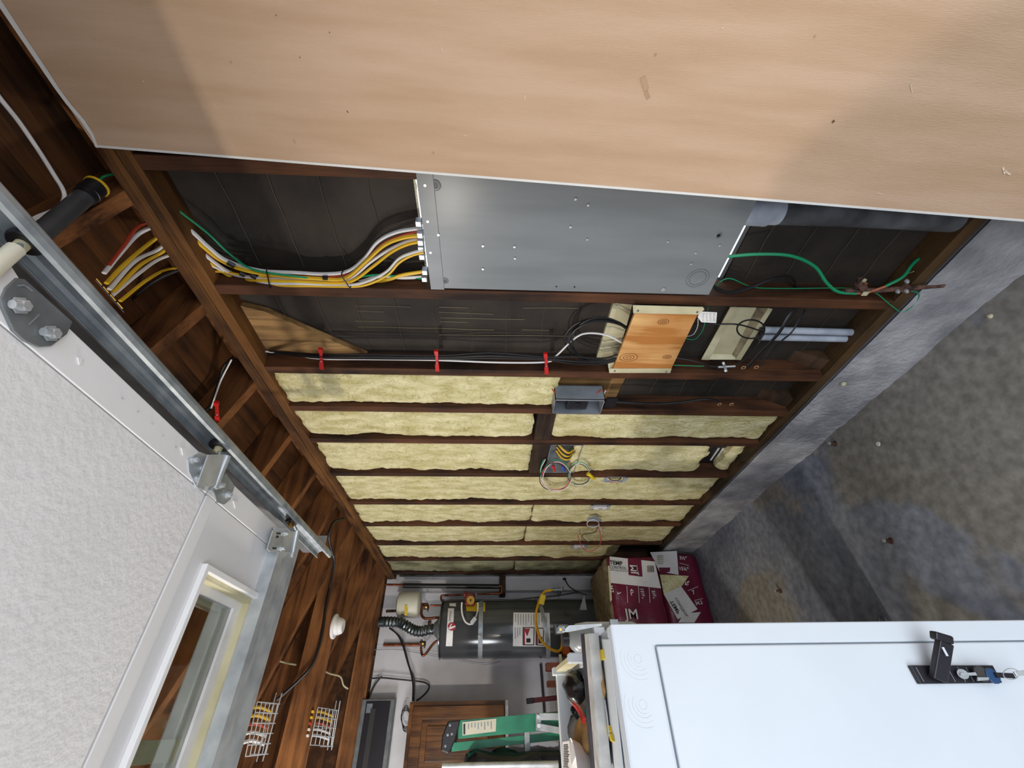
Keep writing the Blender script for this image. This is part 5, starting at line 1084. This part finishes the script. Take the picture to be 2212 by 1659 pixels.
pipe([(850, 293), (760, 296), (640, 300), (608, 305), (603, 335), (620, 370), (632, 400), (600, 408), (490, 408)], .009, COPPER, 'copper pipe with elbows from the pump to the valve under the expansion tank')
pipe([(410, 390), (398, 440), (395, 500), (420, 538), (470, 545), (560, 537), (638, 541)], .011, COPPER, 'copper pipe bending from the upper valve into the tank top')
pipe([(-10, 826), (120, 826), (250, 824), (372, 824)], .012, COPPER, 'long straight copper pipe left of the lower valve', y=4.462)
pipe([(395, 810), (392, 870), (400, 925), (418, 938), (450, 910), (500, 840), (550, 790), (618, 772)], .010, COPPER, 'copper pipe with a U bend from the lower valve to the tank top')
for (a_, b_), lab in (((440, 425), 'tarnished valve below the expansion tank'), ((405, 812), 'tarnished valve at the U bend of the lower pipe')):
    t = thing('shutoff_valve', t4([(a_, b_)], 4.22)[0], lab, 'valve', 'shutoff valves by the water heater')
    put('body', MB().cyl(t4([(a_-30, b_)], 4.22)[0], t4([(a_+35, b_)], 4.22)[0], .020, 12), RUST, t, smooth=True)
    put('handle', MB().bar(t4([(a_-10, b_-45)], 4.20)[0], t4([(a_+25, b_+45)], 4.20)[0], .018, .012, (0, 1, 0)), RUST, t, bev=.002)
    put('stem', MB().cyl(t4([(a_, b_)], 4.22)[0], t4([(a_+5, b_+3)], 4.16)[0], .008, 8), BRASS, t, smooth=True)
pm = thing('circulation_pump', t4([(910, 350)], 4.2)[0], 'dark red circulation pump with a round gold plate on the tank side', 'pump')
c = t4([(912, 345)], 3.98)[0]; YP = Vector((0, 1, 0))
put('housing', MB().box(t4([(858, 270)], 3.96)[0], t4([(962, 430)], 4.07)[0]), PUMP, pm, bev=.012)
put('motor', MB().ring(c+YP*.06, c-YP*.05, [(0, .045), (.8, .042), (1, .036)], 24), PUMP, pm, smooth=True)
c2_ = t4([(917, 352)], 3.915)[0]; put('name_plate', MB().cyl(c2_, c2_+YP*.006, .033, 24), BRASS, pm, smooth=True)
put('flange', MB().cyl(t4([(845, 293)], 4.06)[0], t4([(872, 293)], 4.06)[0], .026, 12), PUMP, pm, smooth=True)
put('plate_mark', MB().bar(c2_+Vector((.01, -.001, 0)), c2_-Vector((.01, .001, 0)), .012, .001, (0, 0, 1)), INK, pm)
cable('power_cable', t4([(825, 375), (822, 430), (832, 510), (862, 580), (905, 606), (935, 600)], 3.95), .007, WHT, 'white cord looping in front of the tank from the pump')
cable('power_cable', t4([(968, 535), (982, 500), (993, 440), (995, 375)], 3.95), .006, WHT, 'short white cord rising from the plug to the pump')
put('cord_plug', MB().bar(t4([(925, 600)], 3.94)[0], t4([(970, 540)], 3.94)[0], .035, .03, (0, 1, 0)), INKW, None, 'white plug joining the loop of cord on the tank', 'plug', bev=.004)
cable('gas_hose', t4([(1770, 245), (1725, 252), (1690, 275), (1655, 340), (1620, 450), (1612, 560), (1625, 660), (1665, 770), (1730, 845), (1800, 885), (1850, 892), (1882, 860), (1890, 800), (1890, 765)], 3.93), .0105, GAS, 'yellow flexible gas hose curving across the tank', cat='hose')
put('hose_fitting', MB().cyl(*t4([(1889, 770), (1888, 722)], 3.93), .010, 10), GALVB, None, 'silver fitting at the lower end of the yellow gas hose', 'fitting', smooth=True)
put('hose_tag', MB().bar(t4([(1690, 295)], 3.92)[0], t4([(1668, 395)], 3.92)[0], .045, .02, (0, 0, 1)), YELP, None, 'yellow tag wrapped round the upper gas hose', 'tag', bev=.003)
gv = thing('gas_tap', t4([(1820, 240)], 4.25)[0], 'gas tap with a yellow handle on the wall beside the tank', 'valve')
put('handle', MB().box(t4([(1750, 232)], 4.2)[0], t4([(1800, 258)], 4.23)[0]), YELP, gv, bev=.004)
put('pipe', MB().cyl(*t4([(1790, 243), (1880, 238)], 4.25), .016, 12), GALV, gv, smooth=True)
_q = t4([(1882, 240)], 4.25)[0]; put('wall_stub', MB().cyl(_q, (_q.x, FAR, _q.z), .014, 12), GALV, gv, smooth=True)
put('elbow', MB().ring(t4([(1880, 255)], 4.25)[0], t4([(1884, 205)], 4.25)[0], [(0, .018), (.4, .022), (.6, .018), (1, .02)], 12), GALVB, gv, smooth=True)
cable('power_cable', t4([(960, 350), (1100, 350), (1250, 350), (1400, 345), (1600, 325), (1800, 308), (1950, 285), (2060, 272), (2135, 290)], 4.0), .006, BLACK, 'black cord running along the top side of the tank toward the bags')
wo = thing('wall_outlet', t4([(1870, 120)], 4.42)[0], 'white double outlet in the corner with a black plug in it', 'outlet')
put('plate', MB().box(t4([(1815, 118)], 4.40)[0], t4([(1945, 152)], 4.41)[0]), INKW, wo, bev=.003)
put('outlet_box', MB().box(t4([(1835, 92)], 4.41)[0], t4([(1950, 118)], 4.44)[0]), BLKP, wo, bev=.003)
cable('power_cable', t4([(1915, 125), (1935, 160), (1965, 205), (2030, 250), (2100, 280), (2150, 295)], 4.36), .006, BLACK, 'black cord from the corner outlet down behind the bags')
put('plug', MB().box(t4([(1895, 112)], 4.37)[0], t4([(1930, 145)], 4.40)[0]), BLKP, None, 'black plug in the corner outlet', 'plug', bev=.004)
put('corner_post', MB().box(t4([(1222, 120)], 4.46)[0], t4([(1290, 280)], 4.30)[0]), BLK, None, 'dark wooden block behind the foot of the black pipe sleeve', 'block', bev=.003)
cable('white_cable', t4([(460, 160), (540, 150), (620, 168), (700, 150), (780, 170), (860, 160)], 4.42), .006, WHT, 'tangled white cord along the corner above the black sleeve')
cable('white_cable', t4([(560, 175), (640, 158), (730, 172), (800, 150), (850, 175)], 4.41), .005, WHT, 'second white cord crossing the tangle by the black sleeve')
# ================================================================== FAR WALL and things before it
t1 = lambda pts, y=4.44: [P(740+a*.28866, 1180+b*.28866, 'Y', y) for a, b in pts]
cable('hanging_cable', t1([(350, 610), (410, 660), (450, 740), (485, 860), (515, 960), (528, 1050), (525, 1160)]), .007, BLACK, 'bundle of dark cables hanging from the duct to the wooden cabinet')
cable('hanging_cable', t1([(365, 615), (440, 690), (475, 800), (500, 900), (535, 1000), (535, 1160)]), .005, CHAR, 'thinner dark cable beside the hanging bundle')
cable('power_cable', t1([(195, 990), (300, 985), (400, 994), (520, 1006), (610, 1018), (648, 1045), (635, 1085), (590, 1130), (552, 1155)]), .006, BLACK, 'black cord hooking across the far wall above the wooden cabinet')
cable('power_cable', t1([(295, 972), (270, 1000), (235, 1050), (198, 1135)]), .007, BLACK, 'short black cord dropping to the dark panel on the far wall')
cable('thin_wall_wire', t1([(240, 775), (400, 772), (520, 790), (640, 812), (750, 835)], 4.45), .0025, GREYP, 'thin grey wire strung across the far wall left of the tank', cat='wire')
cable('thin_wall_wire', t1([(860, 852), (960, 875), (1080, 885), (1180, 862)], 4.45), .0025, GREYP, 'thin grey wire sagging on the far wall below the tank side', cat='wire')
for k in range(5):
    pts = [t1([(475+34*math.cos(a_)+R.uniform(-4, 4), 1290+(60+10*k)*math.sin(a_))], 4.40-.008*k)[0] for a_ in [x*2*math.pi/14+k for x in range(15)]]
    cable('wire_coil', pts, .0028, CHAR, 'loop of the dark wire coil hanging beside the wooden cabinet', 'loops of the dark wire coil', 'wire')
for (a_, b_), lab in (((652, 570), 'dark hole in the far wall beside the vent duct'), ((228, 835), 'dark red spot fitting on the far wall near the last joist')):
    c = t1([(a_, b_)], FAR-.002)[0]; put('wall_fitting', MB().cyl(c, c-YP*.006, .018, 14), RUST, None, lab, 'wall fitting', smooth=True)
# wooden cabinet
wc = thing('wooden_cabinet', t1([(860, 1500)], 4.3)[0], 'brown wooden cabinet with a raised panel door on the far wall', 'cabinet')
yc = 4.22; a = P(885, 1516, 'Y', yc); b = P(1098, 1640, 'Y', yc)
za_, zb_, xa_, xb_ = a.z, b.z, a.x, -.33
put('carcass', MB().box((xb_, yc+.02, zb_), (xa_, FAR-.002, za_)), CABW, wc, bev=.003)
g = MB()
def yhole(x0, x1, z0, z1, hx0, hx1, hz0, hz1, ya, yb):
    g = MB(); o = [(x0, z0), (x1, z0), (x1, z1), (x0, z1)]; i = [(hx0, hz0), (hx1, hz0), (hx1, hz1), (hx0, hz1)]
    for y in (ya, yb): g.v += [Vector((x, y, z)) for x, z in o]+[Vector((x, y, z)) for x, z in i]
    for k in range(4):
        n = (k+1) % 4; g.f += [(k, n, 4+n, 4+k), (8+k, 12+k, 12+n, 8+n), (k, 8+k, 8+n, n), (4+k, 4+n, 12+n, 12+k)]
    return g
wd = put('door', yhole(xb_+.01, xa_-.03, zb_+.03, za_-.03, xb_+.09, xa_-.11, zb_+.11, za_-.11, yc, yc+.02), CABW, wc, bev=.003)
put('door_panel', MB().prism([(xb_+.09, yc+.012, zb_+.11), (xa_-.11, yc+.012, zb_+.11), (xa_-.11, yc+.012, za_-.11), (xb_+.09, yc+.012, za_-.11)], (0, .006, 0)), CABW, wc)
put('raised_field', MB().box((xb_+.13, yc+.002, zb_+.15), (xa_-.15, yc+.014, za_-.15)), CABW, wc, bev=.006)
put('face_edge', MB().box((xb_, yc+.002, zb_-.004), (xa_+.002, yc+.02, zb_+.02)), BOARD, wc, bev=.002)
# dark electrical sub panel on the far wall
dp = thing('fuse_cabinet', P(800, 1590, 'Y', 4.4), 'dark grey metal panel box high on the far wall beside the last joist', 'electrical panel')
a = P(800, 1510, 'Y', 4.38); b = P(832, 1650, 'Y', 4.38)
put('case', MB().box((-.36, 4.385, .76), (a.x, FAR-.002, 1.02)), DARKG, dp, bev=.004)
put('cover', MB().box((-.35, 4.379, .79), (a.x-.015, 4.386, .985)), BLKP, dp, bev=.003)
put('switch_row', MB().box((-.30, 4.374, .90), (a.x-.06, 4.380, .94)), CHAR, dp, bev=.002)
put('cover_label', MB().box((a.x-.09, 4.376, .93), (a.x-.03, 4.379, .975)), GREYP, dp)
# ladder
ld = thing('green_ladder', P(1200, 1570, 'Y', 3.0), 'green fiberglass stepladder with a black top cap leaning in the corner', 'ladder')
yl = 3.0
def lq(q, dy, y=yl): return MB().prism([P(u, v, 'Y', y) for u, v in q], (0, dy, 0))
put('top_cap', lq([(968, 1557), (995, 1555), (984, 1596), (969, 1629), (952, 1622), (955, 1590)], .30), BLKP, ld, bev=.006)
def railq(p0, p1, w0, name, y):
    A = P(*p0, 'Y', y); B = P(*p1, 'Y', y); d = (B-A).normalized(); L_ = (-H-A.z)/d.z if d.z < 0 else 2; B = A+d*L_
    s = Vector((0, 0, 1)).cross(Vector((0, 1, 0))); s = Vector((1, 0, 0)); 
    g = MB(); k = 6
    prof = [(-w0/2, 0), (w0/2, 0), (w0/2, .028), (w0/2-.005, .028), (w0/2-.005, .005), (-w0/2+.005, .005), (-w0/2+.005, .028), (-w0/2, .028)]
    g.prism([A+Vector((a_, b_, 0)) for a_, b_ in prof], B-A); return put(name, g, FIBER, ld, bev=.001)
railq((990, 1576), (1202, 1556), .078, 'side_rail', yl+.01)
railq((976, 1614), (1202, 1590), .036, 'rear_rail', yl+.05)
A_ = P(997, 1558, 'Y', yl); 
put('label_sticker', lq([(999, 1560), (1072, 1552), (1071, 1580), (999, 1589)], .002, yl+.006), TANKW, ld)
g = MB()
for k in range(8): g.add([], []); g.bar(P(1012+k*7, 1563-k*.7, 'Y', yl+.005), P(1012+k*7, 1563-k*.7+R.uniform(8, 17), 'Y', yl+.005), .006, .0006, (0, 0, 1))
put('sticker_print', g, GREYP, ld)
put('sticker_header', lq([(1001, 1564), (1005, 1563), (1005, 1586), (1001, 1587)], .001, yl+.0045), INK, ld)
put('spreader', MB().bar(P(1163, 1541, 'Y', yl-.004), P(1163, 1578, 'Y', yl-.004), .03, .006, (0, 0, 1)), GALV, ld, bev=.002)
put('spreader', MB().bar(P(1165, 1548, 'Y', yl-.008), P(1240, 1548, 'Y', yl-.008), .032, .006, (1, 0, 0)), GALVB, ld, bev=.002)
put('spreader', MB().bar(P(1165, 1570, 'Y', yl-.008), P(1240, 1584, 'Y', yl-.008), .030, .006, (1, 0, 0)), GALVB, ld, bev=.002)
for u, v in ((1163, 1549), (1164, 1568)): put('spreader_rivet', MB().cyl(P(u, v, 'Y', yl-.014), P(u, v, 'Y', yl-.004), .010, 12), GALVB, ld, smooth=True)
for k in range(5): put('ladder_step', MB().box((-.42, yl+.02, -.2-.32*k), (.03-.01*k, yl+.10, -.23-.32*k)), GALV, ld, bev=.002)
for u, v in ((972, 1567), (976, 1586), (967, 1588), (962, 1612)): put('cap_hole', MB().cyl(P(u, v, 'Y', yl-.001), P(u, v, 'Y', yl+.001), .006, 10), GREYP, ld)
# black wrapped thing with chrome rail
put('black_bundle', bagmesh(-.75, -.105, 2.95, 3.5, -H+.3, .12, .05, .03, 12), CLOTHK, None, 'large bundle wrapped in shiny black plastic below the ladder', 'bundle', smooth=True)
put('bundle_stand', MB().box((-.75, 2.95, -H), (-.15, 3.5, -H+.32)), CHAR, None, 'low dark box under the black plastic bundle', 'box', bev=.004)
put('chrome_rail', MB().cyl(P(955, 1656, 'Y', 2.75), P(1206, 1651, 'Y', 2.75), .014, 16), GALVB, None, 'shiny chrome rail crossing in front of the black bundle', 'rail', smooth=True)
put('white_appliance', MB().box((-.9, 2.5, -H), (-.20, 2.9, P(1200, 1655, 'Y', 2.5).z-.02)), INKW, None, 'white box under the chrome rail', 'appliance', bev=.01)
# small stuff right of the rack: bricks, red handle, orange ball
YS = 3.7
sh = put('low_shelf', MB().box((-.1, 3.6, -H), (.36, FAR-.15, P(1208, 1450, 'Y', 3.6).z)), BOARD, None, 'pale shelf unit behind the rack by the foot of the heater', 'shelf', bev=.004)
for q, lab in (([(1180, 1431), (1208, 1431), (1208, 1451), (1180, 1451)], 'upper red brick behind the rack corner'), ([(1183, 1470), (1200, 1470), (1200, 1485), (1183, 1485)], 'lower red brick behind the rack corner')):
    put('red_brick', MB().box(P(*q[0], 'Y', 3.60), P(1208, q[2][1], 'Y', 3.68)), BRICK, None, lab, 'brick', 'red bricks behind the rack', bev=.003)
put('cream_post', MB().box(P(1207, 1413, 'Y', 3.58), P(1215, 1450, 'Y', 3.601)), CREAM, None, 'small cream wooden block beside the upper brick', 'block', bev=.002)
c = P(1221, 1406, 'Y', 3.99); put('orange_knob', MB().ring(c, c-YP*.06, [(0, .02), (.2, .035), (.6, .04), (.9, .03), (1, .012)], 12), mat('orange_rubber', hx('b4501e'), .7), None, 'orange rubber ball by the lower side of the tank', 'ball', smooth=True)
rh = thing('red_handle_tool', P(1170, 1511, 'Y', 3.8), 'red-handled tool with a black grip sticking out behind the rack', 'tool')
put('shaft', MB().bar(P(1152, 1513, 'Y', 3.8), P(1215, 1506, 'Y', 3.8), .030, .02, (1, 0, 0)), mat('dark_red_paint', hx('7c1c24'), .4), rh, bev=.004)
put('grip', MB().bar(P(1137, 1515, 'Y', 3.8), P(1153, 1513, 'Y', 3.8), .034, .024, (1, 0, 0)), BLKP, rh, bev=.004)
put('trim_2', MB().bar(P(1168, 1434, 'Y', FAR-.004), P(1176, 1540, 'Y', FAR-.004), .02, .008, (0, 0, 1)), CHAR, kind='structure')
# ---- floor fixings and plugs
for i, (u, v, lab) in enumerate([(1805, 958, 'small metal anchor stub near the curb on the concrete floor'), (1925, 1168, 'small metal anchor stub in the middle of the concrete floor'), (1686, 1276, 'small metal anchor stub beside the shadowed bags')]):
    c = P(u, v, 'Z', -H); t = thing('floor_anchor', c, lab, 'anchor', 'metal anchors in the floor')
    put('stud_pin', MB().cyl(c, c+Vector((0, 0, .03)), .006, 10), RUST, t, smooth=True)
    put('pin_cap', MB().cyl(c+Vector((0, 0, .03)), c+Vector((0, 0, .036)), .0075, 10), GALVB, t, smooth=True)
    put('washer', MB().ring(c, c+Vector((0, 0, .003)), [(0, .014), (1, .013)], 12), RUST, t, smooth=True)
c = P(1821, 828, 'X', W-.015); put('wall_plug', MB().ring(c, c-Vector((.012, 0, 0)), [(0, .010), (.6, .010), (1, .004)], 14), CREAM, None, 'cream round plug on the low concrete wall', 'plug', smooth=True)
c = P(2139, 683, 'Z', -H); put('floor_plug', MB().ring(c, c+Vector((0, 0, .008)), [(0, .009), (1, .004)], 10), CREAM, None, 'tiny cream plug on the floor at the right', 'plug', smooth=True)
c = P(1897, 959, 'Z', -H); g = MB(); g.ring(c+Vector((0, 0, -.001)), c+Vector((0, 0, .002)), [(0, .011), (1, .009)], 12); put('paint_drop', g, INKW, None, 'white paint drop on the concrete floor', 'paint drop', smooth=True)
# ---- scuffs on the drywall sheet's paper
SC1 = mat('pale_scuff', hx('e0c8b0'), .9); SC2 = mat('dark_speck', hx('6a4a34'), .9); SC3 = mat('brown_stain', hx('b08e72'), .9)
def onsheet(u, v, off=.0008):
    nn = -n_sheet if False else n_sheet; r = ray(u, v); t = (top_s.dot(nn))/(r.dot(nn)); return r*t+nn*off
top_s, n_sheet = Vector(ds['_top']) if '_top' in ds else P(207, 318, 'X', 1.100), None
_b2 = P(2212, 478.8, 'Y', top_s.y+.004); _dd = (_b2-top_s).normalized(); n_sheet = Vector((0, 1, 0)).cross(_dd).normalized()
if n_sheet.x > 0: n_sheet = -n_sheet
def scuff(u, v, du, dv, wpx, m):
    a = onsheet(u-du, v-dv); b = onsheet(u+du, v+dv); k = (a-b).length/max(1, math.hypot(2*du, 2*dv))
    put('scuff', MB().bar(a, b, wpx*k, .0004, n_sheet.cross(b-a)), m, ds)
for a in [(1134, 210, 0, 5, 1.2, SC1), (1968, 190, 2, 9, 1.2, SC1), (2175, 372, 7, 5, 2.5, SC1), (2168, 368, 2, 7, 2, SC1), (310, 176, 2, 2, 2, SC1), (465, 228, 3, 3, 1, SC1), (955, 108, 1, 5, 1.2, SC1), (1900, 418, 6, 1, 1, SC1), (1005, 292, 3, 1, 1.5, SC1), (1560, 60, 2, 1, 1.5, SC1),
          (597, 33, 1.5, 1, 2, SC2), (648, 124, 1, 1, 2.4, SC2), (712, 70, 1, 1.5, 1.6, SC2), (751, 241, 1.5, 2.5, 2, SC2), (1416, 118, 1.5, 1.5, 4, SC3), (1800, 262, 1.5, 1.5, 4, SC2), (636, 305, 2, 4, 4, SC3), (499, 134, 1.5, 1.5, 5, SC3), (1392, 180, 4, 14, 12, SC3), (1398, 205, 3, 8, 8, SC3), (1760, 78, 1.5, 1.5, 3, SC3), (936, 330, 2, 1.5, 3, SC3)]: scuff(*a)
